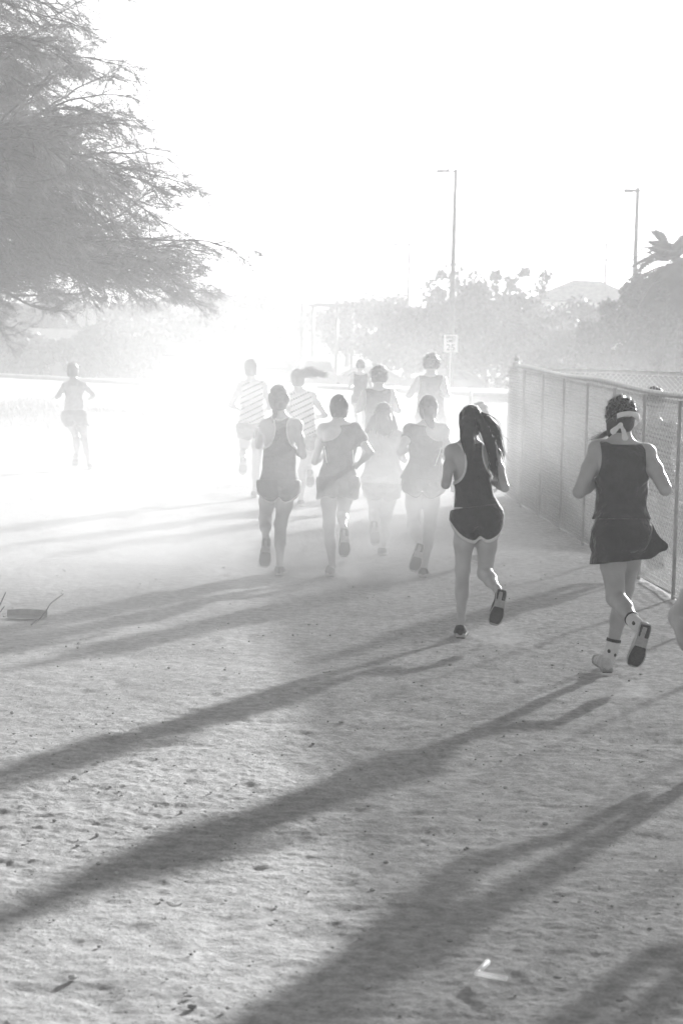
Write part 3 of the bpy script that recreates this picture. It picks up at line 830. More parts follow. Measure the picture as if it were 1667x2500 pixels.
# ------------------------------------------------------------------ hair
def hair(root, hf, sp, J, h):
    rt, fw, u, hd, hs = hf; rg = np.random.RandomState(sp.get('seed', 1) + 50); ax3 = [rt, fw, u]
    st = sp['hair']; h = min(h, .0075) if sp['D'] < 25 else h
    pad = .22
    f = Field(hd - pad, hd + pad, h)
    g = st.get('vol', .012)
    c0 = hd + u * .016 * hs - fw * .006
    f.ell(c0, ((.076 + g) * hs, (.095 + g) * hs, (.1 + g) * hs), .01, ax3)
    f.ell(hd - fw * .035 * hs - u * .05 * hs, (.062 * hs + g * .6, .06 * hs, .06 * hs), .03, ax3)   # nape
    if st['kind'] == 'curly':
        for i in range(260):
            d = unit(rg.randn(3)); q = d[0] * rt + d[1] * fw + d[2] * u
            if d[2] < -.45: continue
            f.ell(c0 + (rt * d[0] * (.073 + g) + fw * d[1] * (.089 + g) + u * d[2] * (.097 + g)) * hs, (.009 + .008 * rg.rand(),) * 3, .006)
    f.F = f.F + f.noise(.003, 60, sp.get('seed', 1))
    face = np.maximum(-f.half(hd + fw * .035 * hs, fw), f.half(hd + u * .055 * hs, u))      # forehead line
    f.F = np.maximum(f.F, -np.maximum(face, -1).astype(np.float32) * -1 if False else f.F)
    facecut = np.maximum(-(f.half(hd + fw * .02 * hs, fw)), f.half(hd + u * .062 * hs + fw * .02 * hs, unit(u + fw * .35)))
    f.F = np.maximum(f.F, -facecut)
    ears = np.minimum(*[f.ellf(hd + rt * sg * .085 * hs - u * .014 * hs, (.022 * hs, .026 * hs, .036 * hs), ax3) for sg in (-1, 1)])
    if st.get('ears', True): f.F = np.maximum(f.F, -ears)
    nape = -f.half(hd - u * st.get('nape', .085) * hs, u); f.F = np.maximum(f.F, nape)
    for c in st.get('lumps', []):
        q = hd + (rt * c[0] + fw * c[1] + u * c[2]) * hs; f.ell(q, tuple(np.array(c[3]) * hs), .012, ax3)
    m = M[st.get('mat', 'hair')]
    ho = field_obj(f, 'hair', m, root, 1)
    def L(a): return hd + (rt * a[0] + fw * a[1] + u * a[2]) * hs
    # tails: list of (name, points, radii, number of strands, spread)
    for tl in st.get('tails', []):
        pts = [L(q) for q in tl['pts']]
        lo = np.min(pts, 0) - .08; hi = np.max(pts, 0) + .08
        g_ = Field(lo, hi, h); g_.chain(pts, [r * hs for r in tl['rad']], .012)
        p = g_.pts(); g_.F = g_.F + g_.noise(.004, 90, 3)
        V1, Q1 = g_.mesh(); V1 = relax(V1, Q1, 1)
        n = tl.get('n', 120); mm = 12
        P_ = np.array(pts); tt = np.linspace(0, 1, mm); cum = np.r_[0, np.cumsum(np.linalg.norm(np.diff(P_, axis=0), axis=1))]; cum /= cum[-1]
        rr = np.array(tl['rad']) * hs
        C = []
        for i in range(n):
            s0 = rg.rand() * tl.get('s0', .55); s1 = min(1.0 + .25 * rg.rand(), 1.3)
            ts = s0 + (s1 - s0) * tt; tc_ = np.clip(ts, 0, 1)
            base = np.stack([np.interp(tc_, cum, P_[:, c]) for c in range(3)], 1)
            endd = unit(P_[-1] - P_[-2]); base += np.maximum(ts - 1, 0)[:, None] * endd * cum.size * .12
            r = np.interp(tc_, cum, rr); o_ = unit(rg.randn(3)); amp = (.5 + .6 * rg.rand())
            grow = 1 + tl.get('spread', 1.0) * tt ** 2 * rg.rand() * 2.5
            wig = np.sin(tt * (5 + 6 * rg.rand()) + rg.rand() * 6)[:, None] * unit(rg.randn(3)) * tl.get('wig', .008)
            C.append(base + o_ * (r * amp * grow)[:, None] + wig * tt[:, None])
        V2, Q2 = strands(C, tl.get('sr', .0024)); 
        npmesh(tl.get('name', 'ponytail'), np.concatenate([V1, V2]), np.concatenate([Q1, Q2 + len(V1)]), m, root)
    # combed strands lying over the scalp
    if st['kind'] != 'curly' and ho and sp['D'] < 32:
        tie = hd + (fw * -.105 + u * st.get('tie', -.05)) * hs; C = []
        for i in range(260):
            d = rg.randn(3); d = unit(d)
            if d[1] > .35 and d[2] < .5: continue
            if d[1] > .7: continue
            nrm0 = d; path = []
            e = unit(np.array([d[0] * .35, -1.0, -.35])); Lg = .5 + .5 * rg.rand(); ph = rg.rand() * 6
            for s_ in np.linspace(0, Lg, 8):
                q = unit(d * (1 - s_) + e * s_); lift = .0025 + .002 * rg.rand() + .0015 * math.sin(ph + 7 * s_)
                path.append(c0 + (rt * q[0] * (.076 + g) + fw * q[1] * (.095 + g) + u * q[2] * (.1 + g)) * hs + (rt * q[0] + fw * q[1] + u * q[2]) * lift)
            C.append(path)
        V2, Q2 = strands(C, .002)
        npmesh('combed_hair', V2, Q2, m, ho)
    # flyaway hairs, sunlit rim carried by their pale colour, one mesh
    n = st.get('fly', 160) if st['kind'] == 'curly' else int(st.get('fly', 160) * .5)
    if n and ho:
        C = []
        for i in range(n):
            d = rg.randn(3); d[2] = abs(d[2]) * 1.1 - .25; d = unit(d)
            if d[1] > .75 and d[2] < .3: continue
            nrm = unit(rt * d[0] + fw * d[1] + u * d[2])
            p0 = c0 + (rt * d[0] * (.074 + g) + fw * d[1] * (.092 + g) + u * d[2] * (.098 + g)) * hs
            tang = unit(np.cross(nrm, rg.randn(3))); ln = st.get('flen', .03) * (.4 + rg.rand()) * (1 if st['kind'] == 'curly' else .5)
            t_ = np.linspace(0, 1, 6)[:, None]
            C.append(p0 + nrm * (ln * st.get('lift', .55) * np.sin(t_ * 2.2)) + tang * ln * 1.3 * t_)
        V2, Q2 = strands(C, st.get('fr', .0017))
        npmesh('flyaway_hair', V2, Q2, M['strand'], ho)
    return ho
# ------------------------------------------------------------------ the runners, joints measured on the photograph
TPL = dict(head=(0, .925), neck=(0, .80), shL=(-.1, .79), shR=(.1, .79), elL=(-.155, .63), elR=(.155, .63), wrL=(-.10, .65), wrR=(.10, .65),
           hipL=(-.055, .51), hipR=(.055, .51), knL=(-.06, .285), anL=(-.05, .215), heL=(-.05, .20), toL=(-.055, .06),
           knR=(.045, .28), anR=(.03, .055), heR=(.03, .012), toR=(.03, .012))
def spec(foot, H, J=None, **kw):
    D = G(*foot).y; s = FPX / D
    j = {q: (foot[0] + x * H * s, foot[1] - z * H * s) for q, (x, z) in TPL.items()}
    j.update(J or {})
    d = dict(foot=foot, D=D, H=H, J=j, ftL='raised', ftR='down', legL=(1, -1), legR=(1, -1))
    d.update(kw); return d

SP = []
# man at the right by the fence
SP.append(spec((1490, 1652), 1.75, dict(head=(1521, 1022), neck=(1519, 1088), shL=(1462, 1098), shR=(1580, 1108), elL=(1411, 1200), elR=(1616, 1190),
    wrL=(1480, 1168), wrR=(1592, 1122), hipL=(1489, 1300), hipR=(1543, 1300), knL=(1503, 1460), anL=(1535, 1505), heL=(1557, 1500), toL=(1523, 1604),
    knR=(1532, 1444), anR=(1500, 1602), heR=(1489, 1652), toR=(1474, 1630)), male=True, h=.0062, seed=4, skin='skin_dark', turn=14, toez={'R': .04},
    label='runner in dark sleeveless top with white headband tied behind his head', w=.96, legL=(1, -1), legR=(1, -1), lean=.06,
    top=dict(style='tank', mat='dark', hem=.15, off=.014, flare=.016, nz=.04, nw=.068, cw=.07, fold=.007, loose=.012),
    shorts=dict(len=.34, off=.014, flare=.045, hem=-.175, curve=0, top=.2, notch=0, fold=.006, wav=.15, tilt=-.10,
                caps=[((.11, -.02, .12), (.268, -.02, -.15), .05, .014, (.2, 1, .1), .4), ((.12, -.02, -.22), (.262, -.02, -.17), .05, .018, (0, 1, 0), .45), ((.10, -.02, .02), (.16, -.02, -.18), .07, .06, (0, 1, 0), .5), ((-.08, 0, .05), (-.15, 0, -.12), .06, .05, (0, 1, 0), .8)]),
    shoe=('shoe_w', 'sole', 'tread'), sock=True,
    hair=dict(kind='curly', mat='hair', vol=.016, ears=True, nape=.10, fly=420, flen=.026, fr=.0018, lumps=[(-.055, -.05, -.06, (.03, .035, .045)), (-.062, -.03, -.095, (.022, .03, .03))],
              tails=[dict(name='loose_curls', pts=[(-.06, -.04, -.07), (-.09, -.03, -.10), (-.13, -.02, -.115)], rad=[.02, .013, .005], n=90, spread=2.5, wig=.012, sr=.0013, s0=.7)])))
# woman with flying ponytail
SP.append(spec((1122, 1553), 1.63, dict(head=(1152, 1033), neck=(1143, 1089), shL=(1104, 1103), shR=(1206, 1108), elL=(1086, 1180), elR=(1230, 1188),
    wrL=(1096, 1158), wrR=(1200, 1176), hipL=(1135, 1258), hipR=(1193, 1260), knL=(1130, 1392), anL=(1123, 1508), heL=(1120, 1550), toL=(1124, 1550),
    knR=(1184, 1400), anR=(1205, 1424), heR=(1216, 1420), toR=(1194, 1500)), h=.0062, seed=11, turn=12, ftL='down', ftR='raised',
    label='woman with very long dark ponytail blowing sideways and white-edged shorts', w=1.0, legL=(1, -1), legR=(1, -1),
    top=dict(style='racer', mat='dark', hem=.03, off=.010, flare=.012, trim=True, fold=.004, loose=.002, nw=.058),
    shorts=dict(len=.26, off=.016, flare=.014, hem=-.18, curve=1.7, top=.12, trim=1.3, fold=.004, tilt=.1),
    hair=dict(kind='long', mat='hair', vol=.010, nape=.09, fly=200, flen=.03,
      tails=[dict(name='ponytail', pts=[(.0, -.07, .05), (-.0, -.115, -.03), (.0, -.125, -.12), (.02, -.12, -.20), (.035, -.12, -.27), (.04, -.12, -.33)], rad=[.05, .058, .050, .040, .026, .006], n=200, spread=.4, wig=.012, sr=.0026),
             dict(name='ponytail', pts=[(.03, -.06, .055), (.075, -.09, .0), (.11, -.10, -.06), (.135, -.11, -.11)], rad=[.045, .038, .022, .006], n=60, spread=.5, wig=.012, sr=.0026),
             dict(name='ponytail', pts=[(.04, -.06, .04), (.10, -.09, -.03), (.15, -.10, -.12), (.185, -.11, -.22), (.20, -.11, -.30)], rad=[.03, .03, .018, .006, .003], n=150, spread=5.0, wig=.03, s0=.35, sr=.0032),
             dict(name='ponytail', pts=[(.05, -.04, .07), (.12, -.07, .03), (.19, -.09, -.05), (.23, -.10, -.15)], rad=[.02, .022, .010, .003], n=90, spread=6.0, wig=.03, s0=.3, sr=.0026)])))
# woman with the top-knot and racerback at the left of the front row
SP.append(spec((682, 1406), 1.62, dict(head=(681, 976), neck=(682, 1026), shL=(648, 1038), shR=(724, 1038), elL=(629, 1092), elR=(740, 1110),
    wrL=(622, 1068), wrR=(716, 1098), hipL=(658, 1182), hipR=(704, 1182), knL=(645, 1272), anL=(650, 1308), heL=(652, 1306), toL=(647, 1374),
    knR=(684, 1284), anR=(682, 1380), heR=(681, 1404), toR=(684, 1404)), h=.0066, seed=21, turn=14,
    label='woman with hair in a bun and dark racerback top with white edging', armL=(1, 1),
    top=dict(style='racer', mat='dark', hem=.05, off=.010, flare=.016, trim=True, fold=.004, nw=.058, loose=.002, stripes=[(.004, .66, .004, .74, .002)]),
    shorts=dict(len=.26, off=.016, flare=.014, hem=-.15, curve=1.1, top=.06, trim=.8),
    hair=dict(kind='bun', mat='hair', vol=.012, nape=.10, fly=110, lumps=[(.07, -.045, .0, (.035, .035, .045)), (.02, -.03, .075, (.05, .07, .045))],
      tails=[dict(name='ponytail', pts=[(0, -.09, -.04), (-.01, -.10, -.10), (-.02, -.10, -.18)], rad=[.03, .022, .006], n=60, spread=.6)])))
# woman with low bun, cape sleeve
SP.append(spec((805, 1405), 1.58, dict(head=(828, 998), neck=(827, 1040), shL=(789, 1048), shR=(864, 1048), elL=(768, 1128), elR=(904, 1104),
    wrL=(794, 1112), wrR=(874, 1136), hipL=(803, 1172), hipR=(850, 1172), knL=(803, 1283), anL=(812, 1378), heL=(806, 1402), toL=(806, 1402),
    knR=(836, 1262), anR=(839, 1284), heR=(840, 1282), toR=(839, 1348)), h=.0068, seed=31, ftL='down', ftR='raised', armR=(-1, 1),
    label='woman with small low bun, dark top baring one shoulder, thin white side seams', fat=.98,
    top=dict(style='sleeve', mat='dark2', hem=-.01, off=.012, flare=.012, sleeve={'R': .42}, bare='L', fold=.006, stripes=[(-.125, .62, -.10, .30, .006), (.12, .55, .125, .25, .006)]),
    shorts=dict(len=.30, off=.018, flare=.02, hem=-.16, curve=0, top=.06, wav=.8),
    hair=dict(kind='bun', mat='hair', vol=.008, nape=.085, fly=90, lumps=[(-.02, -.095, -.075, (.026, .024, .02))])))
# runner in pale shirt
SP.append(spec((935, 1356), 1.60, dict(head=(937, 1018), neck=(938, 1056), shL=(905, 1068), shR=(968, 1068), elL=(886, 1120), elR=(986, 1120),
    wrL=(902, 1105), wrR=(968, 1105), hipL=(914, 1182), hipR=(954, 1182), knL=(915, 1258), anL=(912, 1274), heL=(912, 1266), toL=(914, 1318),
    knR=(944, 1264), anR=(934, 1340), heR=(933, 1356), toR=(933, 1356)), h=.0075, seed=41,
    label='woman in loose pale shirt with shoulder-length hair lifted by the wind', w=1.08,
    top=dict(style='sleeve', mat='light', hem=.0, off=.022, flare=.03, sleeve={'L': .45, 'R': .45}, fold=.008, loose=.016),
    shorts=dict(len=.26, off=.016, flare=.014, hem=-.16, curve=.8, top=.04, mat='short'),
    hair=dict(kind='long', mat='hair2', vol=.016, nape=.10, fly=160, flen=.05,
      tails=[dict(name='long_hair', pts=[(.0, -.06, .02), (.0, -.09, -.07), (.0, -.10, -.14), (.0, -.10, -.19)], rad=[.075, .085, .07, .02], n=260, spread=.9, sr=.003),
             dict(name='long_hair', pts=[(-.04, -.06, .04), (-.10, -.06, -.02), (-.14, -.06, -.12), (-.13, -.06, -.2)], rad=[.02, .016, .010, .004], n=260, spread=4.5, wig=.02),
             dict(name='long_hair', pts=[(.05, -.05, .03), (.09, -.05, -.03), (.11, -.05, -.12)], rad=[.022, .014, .005], n=160, spread=3.5, wig=.015)])))
# woman with dark straight hair and T-shirt
SP.append(spec((1030, 1406), 1.62, dict(head=(1046, 1000), neck=(1046, 1042), shL=(1002, 1052), shR=(1084, 1050), elL=(975, 1102), elR=(1094, 1118),
    wrL=(998, 1098), wrR=(1074, 1108), hipL=(1010, 1178), hipR=(1056, 1178), knL=(1010, 1284), anL=(1020, 1316), heL=(1024, 1316), toL=(1005, 1380),
    knR=(1050, 1286), anR=(1034, 1382), heR=(1031, 1406), toR=(1034, 1406)), h=.0068, seed=51, w=1.06, armL=(-1, 1),
    label='woman with smooth dark hair and loose dark shirt with one fluttering sleeve',
    top=dict(style='sleeve', mat='dark2', hem=.04, off=.014, flare=.026, sleeve={'L': .3}, bare='R', fold=.006, stripes=[(.125, .64, .085, .30, .007)]),
    shorts=dict(len=.28, off=.018, flare=.018, hem=-.14, curve=.9, top=.1),
    hair=dict(kind='smooth', mat='hair', vol=.009, nape=.10, fly=60,
      tails=[dict(name='ponytail', pts=[(.0, -.085, -.03), (.01, -.09, -.10), (.03, -.085, -.17)], rad=[.055, .042, .018], n=60, spread=.3)])))
# tall curly-headed runner
SP.append(spec((1052, 1190), 1.76, dict(head=(1053, 890), neck=(1051, 921), shL=(1024, 929), shR=(1080, 929), elL=(997, 964), elR=(1090, 964), wrL=(1012, 954), wrR=(1072, 958)),
    male=True, h=.010, seed=61, label='tall curly-headed runner in dark vest, taller than everyone around',
    top=dict(style='tank', mat='dark', hem=.05, off=.014, flare=.01, cw=.06), shorts=dict(len=.3, off=.02, flare=.02, hem=-.15, curve=0, top=.1),
    hair=dict(kind='curly', mat='hair2', vol=.028, nape=.06, fly=300, flen=.04, fr=.0018)))
SP.append(spec((925, 1236), 1.62, dict(head=(925, 922), neck=(924, 955), shL=(893, 962), shR=(955, 962), elL=(872, 1000), elR=(972, 1000), wrL=(890, 992), wrR=(955, 994)),
    male=True, h=.010, seed=71, label='runner with bushy hair and dark vest behind the pale shirt',
    top=dict(style='tank', mat='dark', hem=.05, off=.014, flare=.01, cw=.06), shorts=dict(len=.3, off=.02, flare=.02, hem=-.15, curve=0, top=.1),
    hair=dict(kind='curly', mat='hair2', vol=.024, nape=.06, fly=260, flen=.035, fr=.0016)))
# two runners in spotted white tops
def dots():
    m = mat('white_top_with_dark_spots', 0.72, 0.85, 0.04, 20)
    t = m.node_tree; n = t.nodes; L = t.links; b = n['Principled BSDF']
    tc = n.new('ShaderNodeTexCoord'); sx = n.new('ShaderNodeSeparateXYZ'); L.new(tc.outputs['Object'], sx.inputs[0])
    def mth(op, a, b_=None):
        q = n.new('ShaderNodeMath'); q.operation = op
        for i, x in enumerate((a, b_)):
            if x is None: continue
            if isinstance(x, (int, float)): q.inputs[i].default_value = x
            else: L.new(x, q.inputs[i])
        return q.outputs[0]
    ca, sa = math.cos(R(27)), math.sin(R(27))
    a = mth('ADD', mth('MULTIPLY', sx.outputs[0], ca), mth('MULTIPLY', sx.outputs[2], sa))
    c = mth('ADD', mth('MULTIPLY', sx.outputs[0], -sa), mth('MULTIPLY', sx.outputs[2], ca))
    fa = mth('SUBTRACT', mth('FRACT', mth('MULTIPLY', a, 1 / .030)), .5)
    fc = mth('SUBTRACT', mth('FRACT', mth('MULTIPLY', c, 1 / .062)), .5)
    r = mth('SQRT', mth('ADD', mth('POWER', mth('ABSOLUTE', mth('MULTIPLY', fa, .030)), 2.0), mth('POWER', mth('ABSOLUTE', mth('MULTIPLY', fc, .062)), 2.0)))
    lt = mth('LESS_THAN', r, .0125)
    mx = n.new('ShaderNodeMix'); mx.data_type = 'RGBA'; mx.inputs[6].default_value = (.72,) * 3 + (1,); mx.inputs[7].default_value = (.03,) * 3 + (1,)
    L.new(lt, mx.inputs[0]); L.new(mx.outputs[2], b.inputs['Base Color'])
    return m
M['dots'] = dots()
SP.append(spec((622, 1213), 1.64, dict(head=(612, 901), neck=(614, 934), shL=(588, 942), shR=(644, 942), elL=(564, 988), elR=(660, 992), wrL=(584, 1000), wrR=(648, 1000),
    hipL=(598, 1046), hipR=(632, 1046), knL=(594, 1106), anL=(594, 1122), heL=(595, 1112), toL=(595, 1148), knR=(626, 1128), anR=(624, 1196), heR=(622, 1212), toR=(622, 1212)),
    h=.009, seed=81, label='runner in white top with rows of dark spots, hair tied back neatly',
    top=dict(style='tank', mat='dots', hem=.08, off=.012, flare=.012, cw=.07), shorts=dict(len=.26, off=.016, flare=.012, hem=-.14, curve=.6, top=.12),
    hair=dict(kind='smooth', mat='hair', vol=.009, nape=.09, fly=60, fr=.0015)))
SP.append(spec((734, 1234), 1.60, dict(head=(727, 926), neck=(732, 960), shL=(706, 968), shR=(764, 968), elL=(690, 1010), elR=(794, 1012), wrL=(704, 1000), wrR=(778, 1018),
    hipL=(725, 1074), hipR=(762, 1074), knL=(752, 1130), anL=(757, 1148), heL=(757, 1142), toL=(758, 1178), knR=(738, 1150), anR=(735, 1218), heR=(734, 1234), toR=(734, 1234)),
    h=.009, seed=91, label='runner in white top with rows of dark spots, ponytail streaming sideways',
    top=dict(style='tank', mat='dots', hem=.06, off=.012, flare=.012, cw=.07), shorts=dict(len=.26, off=.016, flare=.012, hem=-.14, curve=.6, top=.12),
    hair=dict(kind='long', mat='hair', vol=.008, nape=.09, fly=60, fr=.0015,
      tails=[dict(name='ponytail', pts=[(.0, -.07, .02), (.06, -.09, .045), (.14, -.09, .07), (.23, -.08, .05)], rad=[.05, .042, .026, .006], n=420, spread=3.0, wig=.03, sr=.0028, s0=.3)])))
# far ones
SP.append(spec((880, 1062), 1.36, dict(), h=.014, seed=101, label='faint runner far ahead of the pack in the dust', hands=False,
    top=dict(style='tank', mat='dark2', hem=.05, off=.014), shorts=dict(len=.3, off=.02, flare=.02, hem=-.15, curve=0, top=.1),
    hair=dict(kind='curly', mat='hair2', vol=.016, nape=.06, fly=60, fr=.003)))
SP.append(spec((1150, 1380), 1.52, dict(head=(1172, 1014), neck=(1170, 1052), shL=(1138, 1062), shR=(1204, 1062), elL=(1124, 1112), elR=(1222, 1130), wrL=(1140, 1108), wrR=(1216, 1182)),
    h=.009, seed=111, label='runner mostly hidden behind the woman with the long ponytail', armR=(-1, 1),
    top=dict(style='tank', mat='dark2', hem=.05, off=.012), shorts=dict(len=.28, off=.016, flare=.012, hem=-.14, curve=0, top=.1),
    hair=dict(kind='smooth', mat='hair2', vol=.010, nape=.08, fly=50)))
SP.append(spec((205, 1146), 1.55, dict(head=(175, 906), neck=(180, 934), shL=(158, 942), shR=(204, 941), elL=(142, 968), elR=(232, 964), wrL=(150, 962), wrR=(214, 976),
    hipL=(168, 1016), hipR=(196, 1016), knL=(182, 1068), anL=(188, 1112), heL=(187, 1104), toL=(188, 1132), knR=(204, 1074), anR=(216, 1134), heR=(219, 1146), toR=(219, 1146)),
    h=.011, seed=121, label='lone pale runner apart from the pack, near the grassy mound', hands=False,
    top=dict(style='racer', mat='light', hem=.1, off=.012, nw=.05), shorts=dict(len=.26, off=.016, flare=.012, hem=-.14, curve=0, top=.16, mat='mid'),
    hair=dict(kind='smooth', mat='hair3', vol=.010, nape=.09, fly=50, fr=.002)))
# at and beyond the right edge of the frame: one shows a bent leg, both throw shadows across the ground
SP.append(spec((1765, 1860), 1.74, dict(head=(1800, 1090), neck=(1800, 1165), shL=(1730, 1180), shR=(1870, 1180), elL=(1700, 1310), elR=(1910, 1310), wrL=(1770, 1270), wrR=(1850, 1260),
    hipL=(1745, 1410), hipR=(1815, 1410), knL=(1686, 1525), anL=(1702, 1622), heL=(1710, 1622), toL=(1706, 1760), knR=(1795, 1620), anR=(1780, 1820), heR=(1765, 1860), toR=(1765, 1860)),
    male=True, h=.009, seed=131, skin='skin_dark', fat=1.2, label='runner nearest the camera, only one bent bare leg in view', hands=False,
    top=dict(style='tank', mat='dark', hem=.1, off=.014), shorts=dict(len=.1, off=.02, flare=.0, hem=-.02, curve=0, top=.16),
    hair=dict(kind='smooth', mat='hair', vol=.012, nape=.08, fly=0)))
SP.append(spec((2030, 2080), 1.74, dict(), male=True, h=.012, seed=141, skin='skin_dark', label='unseen runner whose long shadow crosses the nearest ground', hands=False,
    top=dict(style='tank', mat='dark', hem=.1, off=.014), shorts=dict(len=.3, off=.02, flare=.02, hem=-.15, curve=0, top=.16),
    hair=dict(kind='smooth', mat='hair', vol=.012, nape=.08, fly=0)))
# somebody standing beyond the fence, only the curly top of the head shows
SP.append(spec((1600, 1400), 1.64, dict(), h=.012, seed=151, label='person behind the fence, only curly hair showing above the rail', hands=False, D=22.0,
    top=dict(style='tank', mat='dark', hem=.1, off=.014), shorts=dict(len=.3, off=.02, flare=.02, hem=-.15, curve=0, top=.16), group=None,
    hair=dict(kind='curly', mat='hair', vol=.026, nape=.06, fly=80, fr=.0016, lumps=[(.03, -.03, .10, (.04, .04, .03))])))

ONLY = None
for i, sp in enumerate(SP):
    if ONLY is not None and i not in ONLY: continue
    t0 = time.time()
    root, J, hf, ctx = build_runner(sp)
    hair(root, hf, sp, J, sp['h'])
    if i == 0:
        # white headband tied at the back, with two loose ends
        rt, fw, u, hd, hs = hf
        f = Field(hd - .2, hd + .2, .005)
        nrm = unit(u + fw * .28)
        outer = f.ellf(hd + rt * .008, (.107 * hs, .131 * hs, .133 * hs), [rt, fw, u])
        outer2 = f.ellf(hd + rt * .008, (.088 * hs, .108 * hs, .112 * hs), [rt, fw, u])
        sl = np.abs(f.half(hd - u * .022 - fw * .03, unit(nrm - rt * .30))) - .015
        f.F = np.maximum(np.maximum(outer, -outer2), sl).astype(np.float32)
        region = np.maximum(f.half(hd - rt * .012, rt), f.half(hd + fw * .03, fw)); f.F = np.maximum(f.F, -region).astype(np.float32)   # hair falls over this half
        kn = hd - fw * .122 * hs - u * .052 + rt * .014
        f.ell(kn, (.014, .012, .013), .01)
        f.cap(kn, kn - rt * .045 - u * .045 - fw * .012, .012, .022, .01, fw, .3)
        f.cap(kn, kn + rt * .02 - u * .04 - fw * .015, .010, .014, .01, fw, .35)
        f.cap(kn + rt * .02 - u * .04 - fw * .015, kn + rt * .03 - u * .085 - fw * .01, .014, .022, .01, fw, .3)
        field_obj(f, 'headband', M['white'], root, 1)
        g = MB(); e0 = hd + rt * .086 * hs - u * .01; g.tube([e0 - fw * .01, e0 + fw * .05 + rt * .004, e0 + fw * .095 - rt * .01], .0022, 6)
        for sg in (-1, 1):
            c = hd + rt * sg * .034 * hs + fw * .118 * hs - u * .006; a = np.linspace(0, 2 * math.pi, 15)
            g.tube([c + rt * .026 * math.cos(q) + u * .020 * math.sin(q) for q in a], .0018, 5, False)
        g.build('glasses', M['metal'], root, True)
    if i == len(SP) - 1:
        root['group'] = 'onlookers'; del root['group']
    if time.time() - t0 > 2.5: print('runner', i, round(time.time() - t0, 1))
# ------------------------------------------------------------------ chain-link fence with woven screen on the right
def screen_mat(tf=.45, o0=.45, o1=.72):
    m = bpy.data.materials.new('woven_privacy_screen'); m.use_nodes = True
    t = m.node_tree; n = t.nodes; L = t.links; b = n['Principled BSDF']; b.inputs['Roughness'].default_value = .8
    tc = n.new('ShaderNodeTexCoord')
    nz = n.new('ShaderNodeTexNoise'); nz.inputs['Scale'].default_value = 2.5; nz.inputs['Detail'].default_value = 4; L.new(tc.outputs['Object'], nz.inputs['Vector'])
    mr = n.new('ShaderNodeMapRange'); mr.inputs[1].default_value = .3; mr.inputs[2].default_value = .7; mr.inputs[3].default_value = .17; mr.inputs[4].default_value = .25
    L.new(nz.outputs['Fac'], mr.inputs[0]); L.new(mr.outputs[0], b.inputs['Base Color'])
    sp = n.new('ShaderNodeSeparateXYZ'); L.new(tc.outputs['Object'], sp.inputs[0])
    # horizontal slubs in the weave, drifting a little
    wv = n.new('ShaderNodeTexWave'); wv.wave_type = 'BANDS'; wv.bands_direction = 'Z'; wv.inputs['Scale'].default_value = 7.0
    wv.inputs['Distortion'].default_value = 2.2; wv.inputs['Detail'].default_value = 3; wv.inputs['Detail Scale'].default_value = 1.2
    L.new(tc.outputs['Object'], wv.inputs['Vector'])
    op = n.new('ShaderNodeMapRange'); op.inputs[3].default_value = o0; op.inputs[4].default_value = o1; L.new(wv.outputs['Fac'], op.inputs[0])
    tl = n.new('ShaderNodeBsdfTranslucent'); tl.inputs['Color'].default_value = (.42, .42, .42, 1)
    m1 = n.new('ShaderNodeMixShader'); m1.inputs[0].default_value = tf; L.new(b.outputs[0], m1.inputs[1]); L.new(tl.outputs[0], m1.inputs[2])
    tp = n.new('ShaderNodeBsdfTransparent'); m2 = n.new('ShaderNodeMixShader')
    L.new(op.outputs[0], m2.inputs[0]); L.new(tp.outputs[0], m2.inputs[1]); L.new(m1.outputs[0], m2.inputs[2]); L.new(m2.outputs[0], n['Material Output'].inputs['Surface'])
    return m
M['screen'] = screen_mat(); M['screen_dull'] = screen_mat(.10, .93, .99)
M['rail'] = mat('bright_rail', 0.4, 0.38, 0.15, 15, metal=.5)
M['post'] = mat('dull_post', 0.42, 0.6, 0.2, 8)

